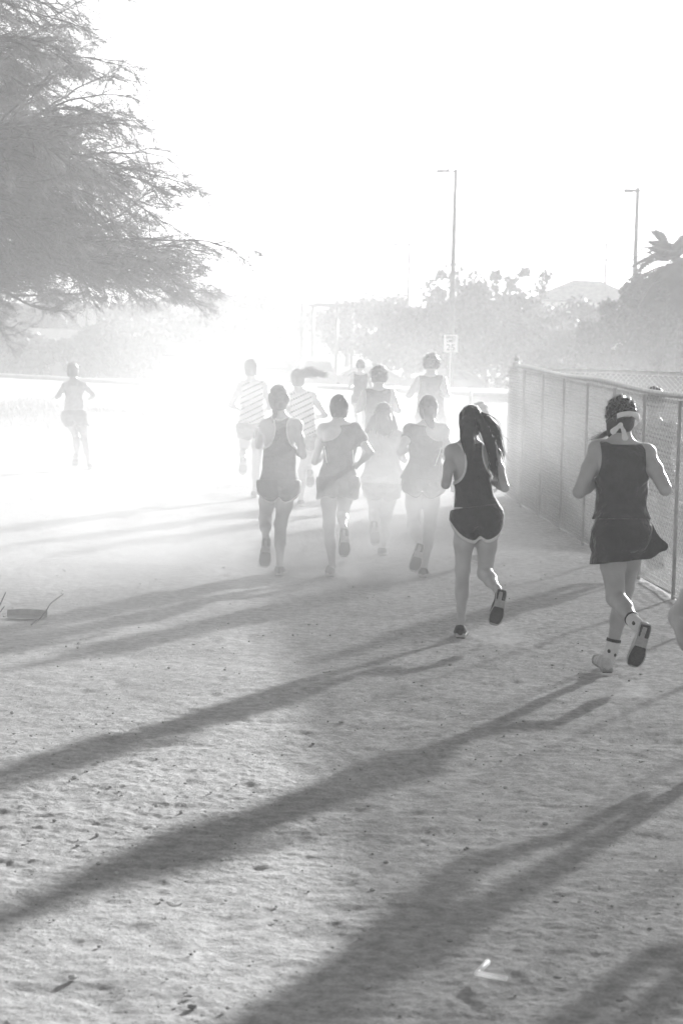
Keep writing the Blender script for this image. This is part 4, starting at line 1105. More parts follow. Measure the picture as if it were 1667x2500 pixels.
def fence(A, B, H, label, spacing=1.5, screen='screen'):
    A = v3(A); B = v3(B); d = B - A; Ln = np.linalg.norm(d); u = d / Ln; nrm = np.array([-u[1], u[0], 0])
    root = thing('fence', tuple(A), label, 'fence', None, math.atan2(u[1], u[0]))
    npost = int(Ln / spacing) + 1
    for i in range(npost):
        x = i * spacing; tall = .05 if i == 0 and spacing < 2 else 0.0
        mb = MB().tube([(x, -.105 if i else 0, -.05), (x, -.105 if i else 0, H + tall - (.02 if i else 0))], .016 if i else .04, 10)
        if tall: mb.ell((x, 0, H + .09), (.035, .035, .035))
        mb.build('post', M['post'], root, True)
    MB().tube([(q, 0.0, H + .012 * math.sin(q * 1.3)) for q in np.linspace(-.02, Ln, 60)], .026, 8).build('top_rail', M['rail'], root, True)
    mb = MB()
    for i in range(npost - 1):
        x0 = i * spacing + .06; x1 = (i + 1) * spacing - .10
        mb.tube([(x0, -.11, .035), (x1, -.11, .045)], .008, 6)
    mb.build('bottom_rail', M['rail'], root, True)
    # wires
    V = []; Q = []; n = 0; st = .065
    a = []
    k0 = np.arange(-H, Ln, st)
    for sg in (1, -1):
        for x0 in k0:
            xa, za = x0, .04; xb, zb = x0 + H - .04, H - .0
            if xa < 0: za += -xa; xa = 0
            if xb > Ln: zb -= xb - Ln; xb = Ln
            if xb - xa < .05: continue
            if sg < 0: xa, xb = Ln - xa, Ln - xb
            a.append(((xa, -.095 + .003 * sg, za), (xb, -.095 + .003 * sg, zb)))
    a = np.array(a); r = .0022
    P0, P1 = a[:, 0], a[:, 1]; t = P1 - P0; t /= np.linalg.norm(t, axis=1)[:, None]; s1 = np.cross(t, (0, 1, 0)); s2 = np.array([0, 1.0, 0])[None].repeat(len(t), 0)
    V = np.stack([np.stack([p + r * (math.cos(q) * s1 + math.sin(q) * s2) for q in (0, 2.09, 4.19)], 1) for p in (P0, P1)], 1).reshape(-1, 3)
    k = np.arange(len(a))[:, None] * 6
    Q = np.concatenate([k + np.array([[0, 3, 4, 1]]), k + np.array([[1, 4, 5, 2]]), k + np.array([[2, 5, 3, 0]])])
    npmesh('chain_link', V, Q, M['metal'], root, False)
    tw = MB()      # twisted wire ends above the rail
    for q in np.arange(0, Ln, st * 2):
        tw.tube([(q, -.04, H - .03), (q + .008, -.04, H + .05)], .002, 3)
    tw.build('wire_ends', M['metal'], root)
    if screen:
        nx = int(Ln / .12); nz_ = 14
        xs = np.linspace(0, Ln, nx); zs = np.linspace(.015, H - .03, nz_)
        Xg, Zg = np.meshgrid(xs, zs)
        Yg = -.075 - .012 * np.sin(Xg * 2 * math.pi / spacing) ** 2 + .02 * vnoise(Xg * 2, Zg * 3, 5)
        V = np.stack([Xg, Yg, Zg], -1).reshape(-1, 3); i = np.arange(nz_ - 1)[:, None] * nx + np.arange(nx - 1)[None]
        Q = np.stack([i, i + 1, i + nx + 1, i + nx], -1).reshape(-1, 4)
        npmesh('privacy_screen', V, Q, M[screen], root)
    return root
F0 = G(1250, 1214); F1 = G(1655, 1454); dF = (F0 - F1).normalized(); F2 = F1 - dF * 10
FH = 1.64
fence((F0.x, F0.y, 0), (F2.x, F2.y, 0), FH, 'long chain-link fence with grey woven screen running past the man in the headband')
fence((F0.x + .15, F0.y + .5, 0), (F0.x + 5.2, F0.y - 1.0, 0), 1.58, 'second chain-link fence with bright top rail, seen above the screened one', 2.4, 'screen_dull')
# light bits fixed to the fence: strips hanging on a post
def strip_on_fence():
    q = F1 + dF * 2.2
    o = MB().box((0, 0, 0), (.03, .02, .30)).box((.05, 0, -.26), (.03, .02, .24)).build('strap', M['trim'])
strip_p = P(1590, 1035, F1.y + 2.0)

# ------------------------------------------------------------------ street lamps, utility pole
def lamp(u, vtop, D, arm, label, rad=.15, armdir=-1, yarm=0.0, mt='pole'):
    top = P(u, vtop, D); gz = float(terrain(top.x, top.y)); Hh = top.z - gz
    root = thing('street_lamp', (top.x, top.y, gz), label, 'street lamp', 'street lamps')
    MB().tube([(0, 0, 0), (0, 0, Hh * .5), (0, 0, Hh)], [rad * 1.05, rad * .85, rad * .6], 12).build('pole', M[mt], root, True)
    MB().tube([(0, 0, Hh * .42), (0, 0, Hh * .47)], [rad * 1.25, rad * 1.25], 10).build('collar', M[mt], root, True)
    MB().tube([(0, 0, Hh - .12), (armdir * arm * .5, yarm * .5, Hh - .10), (armdir * arm, yarm, Hh - .10)], .045, 8).build('arm', M[mt], root, True)
    hb = MB(); cx = armdir * (arm + .25)
    hb.box((cx - armdir * .05, yarm, Hh - .10), (.62, .26, .12)); hb.box((cx + armdir * .12, yarm, Hh - .165), (.34, .2, .04)); hb.tube([(cx - armdir * .28, yarm, Hh - .04), (cx - armdir * .28, yarm, Hh + .05)], .05, 8)
    hb.build('lamp_head', M[mt], root)
    return root
lamp(1113, 412, 116, .42, 'tallest street lamp, with a short arm, above the speed limit sign')
lamp(1557, 459, 96, .05, 'street lamp beside the palm tree', armdir=-1, yarm=-.2, rad=.13)
lamp(1000, 592, 150, .6, 'faint far street lamp beside the tallest one', rad=.12)
def utility_pole(u, v, D, label):
    top = P(u, v, D); gz = float(terrain(top.x, top.y)); Hh = top.z - gz
    root = thing('utility_pole', (top.x, top.y, gz), label, 'pole', 'utility poles')
    MB().tube([(0, 0, 0), (0, 0, Hh)], [.15, .10], 10).build('pole', M['bark'], root, True)
    MB().box((0, -.12, Hh * .72), (.22, .2, .5)).box((.1, -.1, Hh * .87), (.12, .12, .2)).build('fitting', M['pole'], root)
utility_pole(1480, 592, 170, 'slim utility pole rising behind the house roof')
utility_pole(737, 738, 150, 'thin faint pole in the hazy middle distance')

# ------------------------------------------------------------------ road signs
def speed_sign(u, v, D):
    c = P(u, v, D); gz = float(terrain(c.x, c.y)); w_, h_ = .61, .76
    root = thing('speed_limit_sign', (c.x, c.y, gz), 'white speed limit sign reading 25 on a post by the road', 'road sign')
    z = c.z - gz; MB().tube([(0, .03, 0), (0, .03, z + h_ / 2)], .03, 8).build('post', M['metal'], root, True)
    plate = MB().box((0, 0, z), (w_, .012, h_)).build('plate', mat('reflective_white', .95, .4), root)
    def text(s, size, zz, nm):
        cu = bpy.data.curves.new('lettering', 'FONT'); cu.body = s; cu.size = size; cu.extrude = .002; cu.align_x = 'CENTER'; cu.offset = .004
        o = bpy.data.objects.new('lettering', cu); COL.objects.link(o); bpy.context.view_layer.update()
        me = bpy.data.meshes.new_from_object(o.evaluated_get(bpy.context.evaluated_depsgraph_get())); bpy.data.objects.remove(o)
        for vv in me.vertices:
            x, y, z_ = vv.co; vv.co = (x, -z_ - .010, y + zz)
        me.materials.clear(); me.materials.append(M['short'])
        q = bpy.data.objects.new('lettering', me); COL.objects.link(q); q.parent = plate
    text('SPEED', .16, z + .20, ''); text('LIMIT', .16, z + .05, ''); text('25', .38, z - .30, '')
speed_sign(1100, 838, 104)
def sign_back(u, v, D):
    c = P(u, v, D); gz = float(terrain(c.x, c.y)); z = c.z - gz
    root = thing('stop_sign', (c.x, c.y, gz), 'octagonal road sign seen from behind under the big tree', 'road sign')
    MB().tube([(0, -.03, 0), (0, -.03, z + .36)], .035, 8).build('post', M['pole'], root, True)
    MB().prism([(.40 * math.cos(R(22.5 + 45 * i)), z + .40 * math.sin(R(22.5 + 45 * i))) for i in range(8)], 0, .01).build('plate', M['metal'], root)
    MB().box((0, -.02, z + .2), (.5, .02, .04)).box((0, -.02, z - .2), (.5, .02, .04)).build('bracket', M['metal'], root)
sign_back(211, 778, 93)

# ------------------------------------------------------------------ trees
def leaf_mat(name, v, tr=.35):
    return mat(name, v, .55, .35, 3, trans=tr)
M['leaf'] = leaf_mat('leaf', .065); M['leaf2'] = leaf_mat('leaf_pale', .11); M['feather'] = leaf_mat('feathery_leaf', .13, .45)
def leaf_quads(C, size, rg, asp=.45, droop=0.0, dirs=None):
    n = len(C)
    d = rg.randn(n, 3) if dirs is None else dirs + .5 * rg.randn(n, 3)
    d[:, 2] -= droop; d /= np.linalg.norm(d, axis=1)[:, None]
    e = np.cross(d, rg.randn(n, 3)); e /= np.linalg.norm(e, axis=1)[:, None] + 1e-9
    s = size * (.6 + .8 * rg.rand(n))[:, None]
    V = np.stack([C - d * s, C + e * s * asp, C + d * s, C - e * s * asp], 1).reshape(-1, 3)
    return V, np.arange(n * 4).reshape(-1, 4)
def crown_tree(name, loc, hgt, rad, label, cat, seed, nleaf=7000, lsize=.16, trunk=.2, squash=.75, bot=.18, mt='leaf', group='trees beyond the road', clump=34, cl=.34):
    rg = np.random.RandomState(seed); root = thing(name, loc, label, cat, group, 0)
    cz = hgt * (1 + bot) / 2; rz = hgt * (1 - bot) / 2
    cc = rg.randn(clump, 3); cc /= np.linalg.norm(cc, axis=1)[:, None]; cc *= (.35 + .62 * rg.rand(clump))[:, None] ** .6
    cc[:, 2] *= .95; cs = cl * (.5 + .8 * rg.rand(clump))
    k = rg.randint(0, clump, nleaf); o = rg.randn(nleaf, 3); o /= np.linalg.norm(o, axis=1)[:, None]; o *= (rg.rand(nleaf) ** .45)[:, None]
    p = cc[k] + o * cs[k][:, None]
    C = np.stack([p[:, 0] * rad, p[:, 1] * rad, cz + p[:, 2] * rz], 1); C[:, 2] = np.maximum(C[:, 2], .1)
    V, Q = leaf_quads(C, lsize, rg)
    npmesh('crown', V, Q, M[mt], root, False)
    mb = MB(); th = cz * .7
    mb.tube([(0, 0, -.1), (.05 * hgt * (rg.rand() - .5), 0, th * .5), (0, 0, th)], [trunk, trunk * .8, trunk * .6], 8)
    for i in range(7):
        c = cc[rg.randint(clump)]; e = np.array([c[0] * rad * .8, c[1] * rad * .8, cz + c[2] * rz * .8]); s_ = np.array([0, 0, th * (.45 + .5 * rg.rand())])
        mb.tube([s_, (s_ + e) / 2 + np.array([0, 0, .06 * hgt]), e], [trunk * .45, trunk * .28, trunk * .08], 6)
    mb.build('trunk', M['bark'], root, True)
    return root
def tree_at(u, vtop, D, rad, label, seed, name='tree', cat='tree', **kw):
    t = P(u, vtop, D); gz = float(terrain(t.x, t.y)); return crown_tree(name, (t.x, t.y, gz), t.z - gz, rad, label, cat, seed, **kw)
bt = [  # u, v top, distance, radius, label, seed
 (1130, 640, 132, 2.4, 'open-crowned tree standing just behind the tall street lamp', 1, dict(nleaf=2600, cl=.26, clump=26, bot=.3)),
 (1275, 640, 128, 2.3, 'sparse spiky-topped tree right of the tall street lamp', 2, dict(nleaf=2300, cl=.22, clump=26, bot=.3)),
 (1000, 705, 138, 3.4, 'broad low tree left of the tall street lamp', 3, dict()),
 (1085, 712, 126, 3.0, 'rounded tree directly behind the speed limit sign', 4, dict()),
 (1190, 700, 122, 3.4, 'dense dark tree right of the speed limit sign', 5, dict(nleaf=10000)),
 (1300, 722, 118, 3.2, 'dense tree in front of the house roof', 6, dict(nleaf=10000)),
 (1400, 745, 112, 3.0, 'bushy tree below the hipped roof', 7, dict(nleaf=9000, mt='leaf2')),
 (1480, 760, 106, 2.6, 'low pale tree behind the garden parasol', 8, dict(nleaf=8000, mt='leaf2')),
 (1575, 668, 92, 1.8, 'ragged tree tangled with the palm trunk', 9, dict(nleaf=5000, bot=.35, cl=.3)),
 (1650, 706, 88, 2.4, 'big dark tree below the palm', 10, dict(nleaf=11000, bot=.1)),
 (1560, 742, 96, 2.3, 'round bush tree left of the big dark tree', 12, dict(nleaf=8000, bot=.1)),
 (925, 722, 150, 3.6, 'hazy tree at the low end of the right-hand row', 11, dict()),
 (575, 716, 165, 3.9, 'round faint tree in the middle of the horizon', 13, dict(nleaf=9000)),
 (655, 715, 190, 3.2, 'very faint tree right of the round one', 14, dict(nleaf=4500)),
 (470, 700, 140, 3.2, 'pale tree at the edge of the big feathery tree', 15, dict(nleaf=5000)),
 (380, 745, 120, 3.0, 'pale tree behind the parked cars on the left', 16, dict(nleaf=7000)),
 (270, 740, 112, 3.2, 'tree behind the octagonal sign', 17, dict(nleaf=8000)),
 (120, 720, 104, 3.4, 'tree shading the white doorway', 18, dict(nleaf=8000)),
 (255, 790, 88, 2.2, 'low bushy tree covering the end of the low house', 22, dict(nleaf=7000, bot=.05)),
 (20, 800, 86, 1.7, 'low shrubby tree in front of the low house', 23, dict(nleaf=5000, bot=.05)),
 (10, 700, 100, 3.2, 'tree behind the low house, furthest from the road signs', 19, dict(nleaf=8000)),
 (740, 750, 210, 3.4, 'faint low tree near the ramada', 20, dict(nleaf=4500)),
 (850, 735, 175, 2.6, 'tree with a ragged top by the ramada', 21, dict(nleaf=3500, cl=.25)),
]
for u_, v_, d_, r_, lb, sd_, kw in bt: tree_at(u_, v_, d_, r_, lb, sd_, **kw)

def palm(u, v, D, label):
    t = P(u, v, D); gz = float(terrain(t.x, t.y)); Hh = t.z - gz; rg = np.random.RandomState(5)
    root = thing('palm_tree', (t.x, t.y, gz), label, 'palm tree')
    MB().tube([(0, 0, 0), (.1, 0, Hh * .5), (0, 0, Hh - .7)], [.24, .19, .17], 10).build('trunk', M['bark'], root, True)
    V = []; n = 0; Q = []
    for i in range(70):
        a = rg.rand() * 6.28; el = rg.rand() * 2.0 - .65; L = 1.5 + .6 * rg.rand()
        m = 16; s = np.linspace(0, 1, m); drop = -0.9 * s ** 2 * (1.2 - el * .3)
        px = np.stack([np.cos(a) * np.cos(el) * s * L, np.sin(a) * np.cos(el) * s * L, np.sin(el) * s * L + drop * .6 * L], 1) + np.array([0, 0, Hh - .75])
        tg = np.gradient(px, axis=0); tg /= np.linalg.norm(tg, axis=1)[:, None]
        sd = np.cross(tg, (0, 0, 1)); sd /= np.linalg.norm(sd, axis=1)[:, None] + 1e-6
        for sg in (-1, 1):
            for j in range(2, m):
                l = .38 * math.sin(min(1, s[j] * 1.2) * 2.6 + .3) + .08
                tip = px[j] + sd[j] * sg * l + tg[j] * l * .8 + np.array([0, 0, -.12 * l])
                V += [px[j], px[j] + tg[j] * .17, tip]; Q.append((n, n + 1, n + 2)); n += 3
    npmesh('fronds', np.array(V), np.array(Q), M['leaf'], root, False)
palm(1640, 588, 78, 'palm tree with ragged fronds above the dark trees')

# ------------------------------------------------------------------ house with hipped roof, house on the left, ramada, parasol
M['wall'] = mat('stucco_wall', .4, .9, .1, 2, .004, 30); M['roof'] = mat('roof_tile', .16, .9, .25, 4, .02, 12); M['glass'] = mat('window_glass', .06, .08)
def house(u, vr, D, wid, label, wallh=3.0, rise=1.2, win=True):
    c = P(u, vr, D); gz = float(terrain(c.x, c.y)); zt = c.z - gz; wallh = zt - rise; dep = wid * .6
    root = thing('house', (c.x, c.y, gz), label, 'house', 'houses')
    MB().box((0, 0, wallh / 2), (wid, dep, wallh)).build('wall', M['wall'], root)
    e = .5; x, y = wid / 2 + e, dep / 2 + e; rx = wid * .14
    V = [(-x, -y, wallh), (x, -y, wallh), (x, y, wallh), (-x, y, wallh), (-rx, 0, zt), (rx, 0, zt), (-x, -y, wallh - .18), (x, -y, wallh - .18), (x, y, wallh - .18), (-x, y, wallh - .18)]
    MB().add(V, [np.array([(0, 1, 5, 4), (2, 3, 4, 5), (6, 7, 1, 0), (7, 8, 2, 1), (8, 9, 3, 2), (9, 6, 0, 3), (9, 8, 7, 6)]), np.array([(1, 2, 5), (3, 0, 4)])]).build('roof', M['roof'], root)
    for i in (-.32, 0.0, .3):
        w_ = MB().box((i * wid, -dep / 2 - .02, wallh * .52), (1.5, .06, 1.2)).build('window', M['trim'], root)
        MB().box((i * wid, -dep / 2 - .055, wallh * .52), (1.3, .02, 1.0)).build('pane', M['glass'], w_)
    return root, wallh, dep
house(1432, 684, 150, 6.0, 'house with hipped roof showing above the trees')
root, wh, dp = house(70, 800, 96, 13, 'low house with a bright white doorway under the feathery tree', rise=.7)
dr = MB().box((.75, -dp / 2 - .03, 1.05), (1.15, .05, 2.1)).build('door', M['trim'], root)
MB().box((.75, -dp / 2 - .07, 1.05), (.05, .03, 2.0)).build('door_bar', M['pole'], dr)
# ramada / shade structure in the middle distance
def ramada(u, v, D):
    c = P(u, v, D); gz = float(terrain(c.x, c.y)); z = c.z - gz
    root = thing('ramada', (c.x, c.y, gz), 'faint shade shelter with slim posts in the middle distance', 'shelter')
    MB().box((0, 0, z - .1), (3.0, 2.4, .2)).box((0, 0, z + .03), (2.2, 1.6, .08)).build('roof', M['pole'], root)
    for x in (-1.2, .2, 1.1):
        for y in (-.9, .9): MB().tube([(x, y, 0), (x, y, z - .2)], .09, 8).build('post', M['pole'], root, True)
ramada(815, 742, 140)
def parasol(u, v, D):
    c = P(u, v, D); gz = float(terrain(c.x, c.y)); z = c.z - gz
    root = thing('garden_parasol', (c.x, c.y, gz), 'small domed garden parasol in front of the dark trees', 'parasol')
    V = [(0, 0, z)]; Q = []
    for k, (r, dz) in enumerate(((.25, -.04), (.5, -.15), (.66, -.32))):
        V += [(r * math.cos(a), r * math.sin(a), z + dz) for a in np.arange(12) * math.pi / 6]
    T = [(0, 1 + i, 1 + (i + 1) % 12) for i in range(12)]; Q = [(1 + k * 12 + i, 13 + k * 12 + i, 13 + k * 12 + (i + 1) % 12, 1 + k * 12 + (i + 1) % 12) for k in range(2) for i in range(12)]
    MB().add(V, [np.array(T), np.array(Q)]).build('canopy', M['white'], root)
    MB().tube([(0, 0, 0), (0, 0, z - .02)], .03, 6).build('pole', M['trim'], root, True)
parasol(1535, 832, 92)

# ------------------------------------------------------------------ kerb line, wall, road
kx = np.linspace(-14, 14, 30)
def kerb(u0, v0, u1, v1, name, label, w_=.30, hh=.12):
    a = G(u0, v0); b = G(u1, v1); d = (b - a); a = a; ln = d.length
    o = MB().box((ln / 2, 0, hh / 2 - .02), (ln, w_, hh)).build(name, mat(name + '_concrete', .55, .8, .15, 2))
    o.location = (a.x, a.y, 0); o.rotation_euler = (0, 0, math.atan2(d.y, d.x)); setp(o, label, None, None, 'structure')
kerb(-200, 908, 445, 945, 'kerb', 'pale concrete kerb on the left')
kerb(505, 915, 700, 921, 'kerb', 'short pale kerb step behind the spotted runner')
kerb(780, 948, 1300, 972, 'kerb', 'pale concrete kerb behind the pack')
road = MB(); V = [(-60, 104, -1.94), (60, 104, -1.94), (60, 116, -1.94), (-60, 116, -1.94)]
ro = MB().add(V, np.array([(0, 1, 2, 3)])).build('road', mat('asphalt', .06, .9, .2, 6)); setp(ro, 'asphalt road below the running ground', None, None, 'structure')
ln_ = MB()
for x in np.arange(-50, 50, 6): ln_.add([(x, 109.9, -1.935), (x + 3, 109.9, -1.935), (x + 3, 110.02, -1.935), (x, 110.02, -1.935)], np.array([(0, 1, 2, 3)]))
setp(ln_.build('road_markings', M['trim']), 'dashed centre line of the road', None, None, 'structure')

# ------------------------------------------------------------------ parked cars
M['paint'] = mat('car_paint', .25, .2, .05, 2, metal=.3, spec=.6); M['paint_l'] = mat('pale_car_paint', .6, .2, .05, 2, metal=.2, spec=.6); M['tyre'] = mat('tyre', .02, .8); M['lamp'] = mat('lamp_lens', .4, .1)
def car(u, D, rz, label, pm='paint', kind='sedan'):
    c = P(u, 800, D); gz = float(terrain(c.x, c.y))
    root = thing('parked_car', (c.x, c.y, gz), label, 'car', 'cars parked along the road', rz)
    if kind == 'sedan':
        prof = [(-2.2, .45), (-2.2, .85), (-1.75, .98), (-1.1, 1.36), (-.3, 1.45), (.45, 1.38), (1.1, 1.0), (1.95, .86), (2.2, .7), (2.22, .42)]
    else:
        prof = [(-2.2, .5), (-2.22, 1.05), (-2.0, 1.6), (-1.2, 1.78), (.2, 1.78), (.75, 1.6), (1.3, 1.12), (2.1, 1.02), (2.28, .8), (2.3, .5)]
    pr = np.array(prof); n = len(pr); V = []
    belt = .9 if kind == 'sedan' else 1.08
    for yy, ins in ((-.86, 0), (-.9, 1), (.9, 1), (.86, 0)):
        pass
    rows = []
    for sgn in (-1, 1):
        hw = np.where(pr[:, 1] > belt + .05, .64, .88)
        rows.append(np.stack([pr[:, 0], sgn * hw, pr[:, 1]], 1))
    lower = np.stack([pr[:, 0], np.full(n, 0), pr[:, 1]], 1)
    mid = [np.stack([pr[:, 0] * .995, np.full(n, s_ * .9), np.minimum(pr[:, 1], belt)], 1) for s_ in (-1, 1)]
    bot = [np.stack([pr[:, 0] * .98, np.full(n, s_ * .84), np.full(n, .25)], 1) for s_ in (-1, 1)]
    A = [bot[0], mid[0], rows[0], rows[1], mid[1], bot[1]]
    V = np.concatenate(A); Q = []
    for r_ in range(5):
        for i in range(n - 1): a = r_ * n + i; Q.append((a, a + 1, a + n + 1, a + n))
    Q += [tuple([0 * n, 1 * n, 4 * n, 5 * n]), (n - 1, 2 * n - 1, 5 * n - 1, 6 * n - 1), (n, 2 * n, 3 * n, 4 * n), (2 * n - 1, 3 * n - 1, 4 * n - 1, 5 * n - 1)]
    MB().add(V, np.array(Q)).build('body', M[pm], root, True)
    h_ = 1.40 if kind == 'sedan' else 1.70; xs = (-1.45, .95) if kind == 'sedan' else (-1.9, 1.0)
    for s_ in (-1, 1):
        MB().add([(xs[0] + .25, s_ * .90, belt + .03), (xs[1] - .05, s_ * .90, belt + .03), (xs[1] - .6, s_ * .675, h_ - .10), (xs[0] + .7, s_ * .675, h_ - .10)], np.array([(0, 1, 2, 3)])).build('side_window', M['glass'], root)
        MB().box((xs[1] + .05, s_ * .98, belt + .08), (.16, .18, .12)).build('mirror', M[pm], root)
        MB().box((2.19, s_ * .62, .72), (.08, .34, .14)).build('headlight', M['lamp'], root)
        MB().box((-2.19, s_ * .66, .78), (.06, .3, .14)).build('tail_light', M['lamp'], root)
        for x in (-1.35, 1.38):
            w_ = MB().tube([(x, s_ * .72, .32), (x, s_ * .92, .32)], .32, 18).build('wheel', M['tyre'], root, True)
            MB().tube([(x, s_ * .9, .32), (x, s_ * .935, .32)], .19, 12).build('rim', M['metal'], w_, True)
    MB().add([(1.12 if kind == 'sedan' else 1.32, -.76, belt + .13), (1.12 if kind == 'sedan' else 1.32, .76, belt + .13), (.50 if kind == 'sedan' else .8, .6, h_ - .05), (.50 if kind == 'sedan' else .8, -.6, h_ - .05)], np.array([(0, 1, 2, 3)])).build('windscreen', M['glass'], root)
    MB().add([(-1.78 if kind == 'sedan' else -2.2, -.72, belt + .12), (-1.78 if kind == 'sedan' else -2.2, .72, belt + .12), (-1.18 if kind == 'sedan' else -2.04, .6, h_ - .06), (-1.18 if kind == 'sedan' else -2.04, -.6, h_ - .06)], np.array([(3, 2, 1, 0)])).build('rear_window', M['glass'], root)
car(425, 118, R(200), 'pale sedan parked behind the gate pillar', 'paint_l')
car(545, 124, R(160), 'dark sedan parked beyond the spotted runner with tied hair', 'paint')
car(640, 122, R(185), 'tall hatchback parked between the two spotted runners', 'paint', 'van')
car(772, 120, R(95), 'car seen end-on behind the flying ponytail', 'paint_l', 'van')
car(890, 121, R(182), 'sedan with gleaming roof behind the faint far runner', 'paint_l')
car(1090, 120, R(175), 'sedan parked under the speed limit sign', 'paint')

# ------------------------------------------------------------------ small things at the ground
def pillar():
    c = G(459, 1024); root = thing('gate_pillar', (c.x, c.y, 0), 'short pale pillar with a side board by the kerb', 'pillar')
    z = P(459, 890, c.y).z
    MB().box((0, 0, z / 2), (.30, .30, z)).box((0, 0, z + .03), (.36, .36, .07)).build('shaft', mat('pale_block', .5, .9, .15, 5), root)
    MB().box((.35, 0, z * .66), (.42, .05, .14)).build('board', M['trim'], root)
pillar()
def peg(u, v0, v1, label, r=.03, tl=0.0):
    c = G(u, v0); z = P(u, v1, c.y).z
    root = thing('post', (c.x, c.y, 0), label, 'post')
    MB().tube([(0, 0, 0), (tl, 0, z)], r, 8).build('shaft', M['pole'], root, True)
    MB().ell((tl, 0, z), (r * 1.2, r * 1.2, r * .6)).build('cap', M['metal'], root, True)
peg(1148, 1000, 953, 'thin dark stake beyond the pack near the fence end')
def dead_twig(pts, label, g):
    P3 = [v3(q) for q in pts]
    o = MB().tube(P3, np.linspace(.006, .0035, len(P3)), 6).build('twig', M['bark'], None, True)
    setp(o, label, 'twig', g)
c = G(75, 1540)
def tw(uv, D): return [P(u, v, D) for u, v in uv]
dead_twig(tw([(75, 1527), (98, 1510), (112, 1492), (124, 1473), (155, 1450)], c.y), 'crooked dry twig rising in front of the sunken rim', 'dry twigs')
dead_twig(tw([(-6, 1488), (4, 1468), (14, 1446)], c.y - .1), 'thin dry twig near the sunken rim, higher of two', 'dry twigs')
dead_twig(tw([(-8, 1506), (0, 1495), (11, 1480)], c.y - .1), 'short dry twig near the sunken rim, lower of two', 'dry twigs')
def pit_rim():
    c = G(75, 1500); root = thing('drain_rim', (c.x, c.y, 0), 'curved dark edge of a sunken drain cover among twigs', 'drain cover')
    a = np.linspace(R(25), R(155), 26); r = .26
    V = []; 
    for rr, z in ((r, .0), (r, .055), (r - .03, .055), (r - .03, .0)): V += [(rr * math.cos(q) * .62, rr * math.sin(q) * .5 - .25, z) for q in a]
    n = len(a); Q = [(k * n + i, k * n + i + 1, (k + 1) * n + i + 1, (k + 1) * n + i) for k in range(3) for i in range(n - 1)]
    MB().add(V, np.array(Q)).build('rim', mat('rusty_rim', .22, .8, .3, 20), root)
    V = [(0, -.25, .01)] + [((r - .03) * math.cos(q) * .62, (r - .03) * math.sin(q) * .5 - .25, .012) for q in np.linspace(0, 2 * math.pi, 33)[:-1]]
    MB().add(V, np.array([(0, 1 + i, 1 + (i + 1) % 32) for i in range(32)])).build('cover', mat('dusty_metal', .2, .8, .2, 20), root)
pit_rim()
def strip():
    c = G(1162, 2404); e1 = G(1190, 2386); e2 = G(1234, 2427)
    pts = [e1 - c, (e1 - c) * .3, Vector((0, 0, 0)), (e2 - c) * .25, e2 - c]
    mb = MB(); w_ = .0095
    pts = [Vector(q) + Vector((0, 0, z)) for q, z in zip(pts, (.042, .030, .026, .030, .040))]
    o = mb.tube(pts, [.0095] * 5, 8).build('plastic_strip', mat('white_plastic', .92, .35, trans=.75), None, True); o.location = (c.x, c.y, 0.012)
    setp(o, 'bent white plastic strip lying on the dirt, shaped like an arrow tip', 'litter')
strip()
def dry_leaf():
    c = G(425, 2226); V = []
    for i in range(7):
        s_ = i / 6; w_ = .009 * math.sin(s_ * 3.14) + .001
        V += [(s_ * .06 - .03, -w_, .012 + .01 * (s_ - .5) ** 2 * 4), (s_ * .06 - .03, w_, .016 + .014 * (s_ - .5) ** 2 * 4)]
    o = MB().add(V, np.array([(2 * i, 2 * i + 2, 2 * i + 3, 2 * i + 1) for i in range(6)])).build('dry_leaf', M['white'], None, True); o.location = (c.x, c.y, .006); o.rotation_euler = (0, 0, -.2)
    setp(o, 'small curled pale leaf lying in the long shadow', 'leaf')
dry_leaf()
# grass tufts on the mound (uncountable)
def grass():
    rg = np.random.RandomState(9); N = 2600
    x = -5.6 + 2.6 * rg.randn(N) * .6; y = 44.5 + rg.randn(N) * 1.6
    z = terrain(x, y); a = rg.rand(N) * 6.28; h_ = .06 + .12 * rg.rand(N); w_ = .006; lean = (rg.rand(N, 2) - .5) * .14
    V = np.stack([np.stack([x - w_ * np.cos(a), y - w_ * np.sin(a), z], 1), np.stack([x + w_ * np.cos(a), y + w_ * np.sin(a), z], 1), np.stack([x + lean[:, 0], y + lean[:, 1], z + h_], 1)], 1).reshape(-1, 3)
    o = npmesh('dry_grass', V, np.arange(3 * N).reshape(-1, 3), leaf_mat('dry_blade', .3), None, False); setp(o, 'dry grass on the low mound at the left', None, None, 'stuff')
grass()

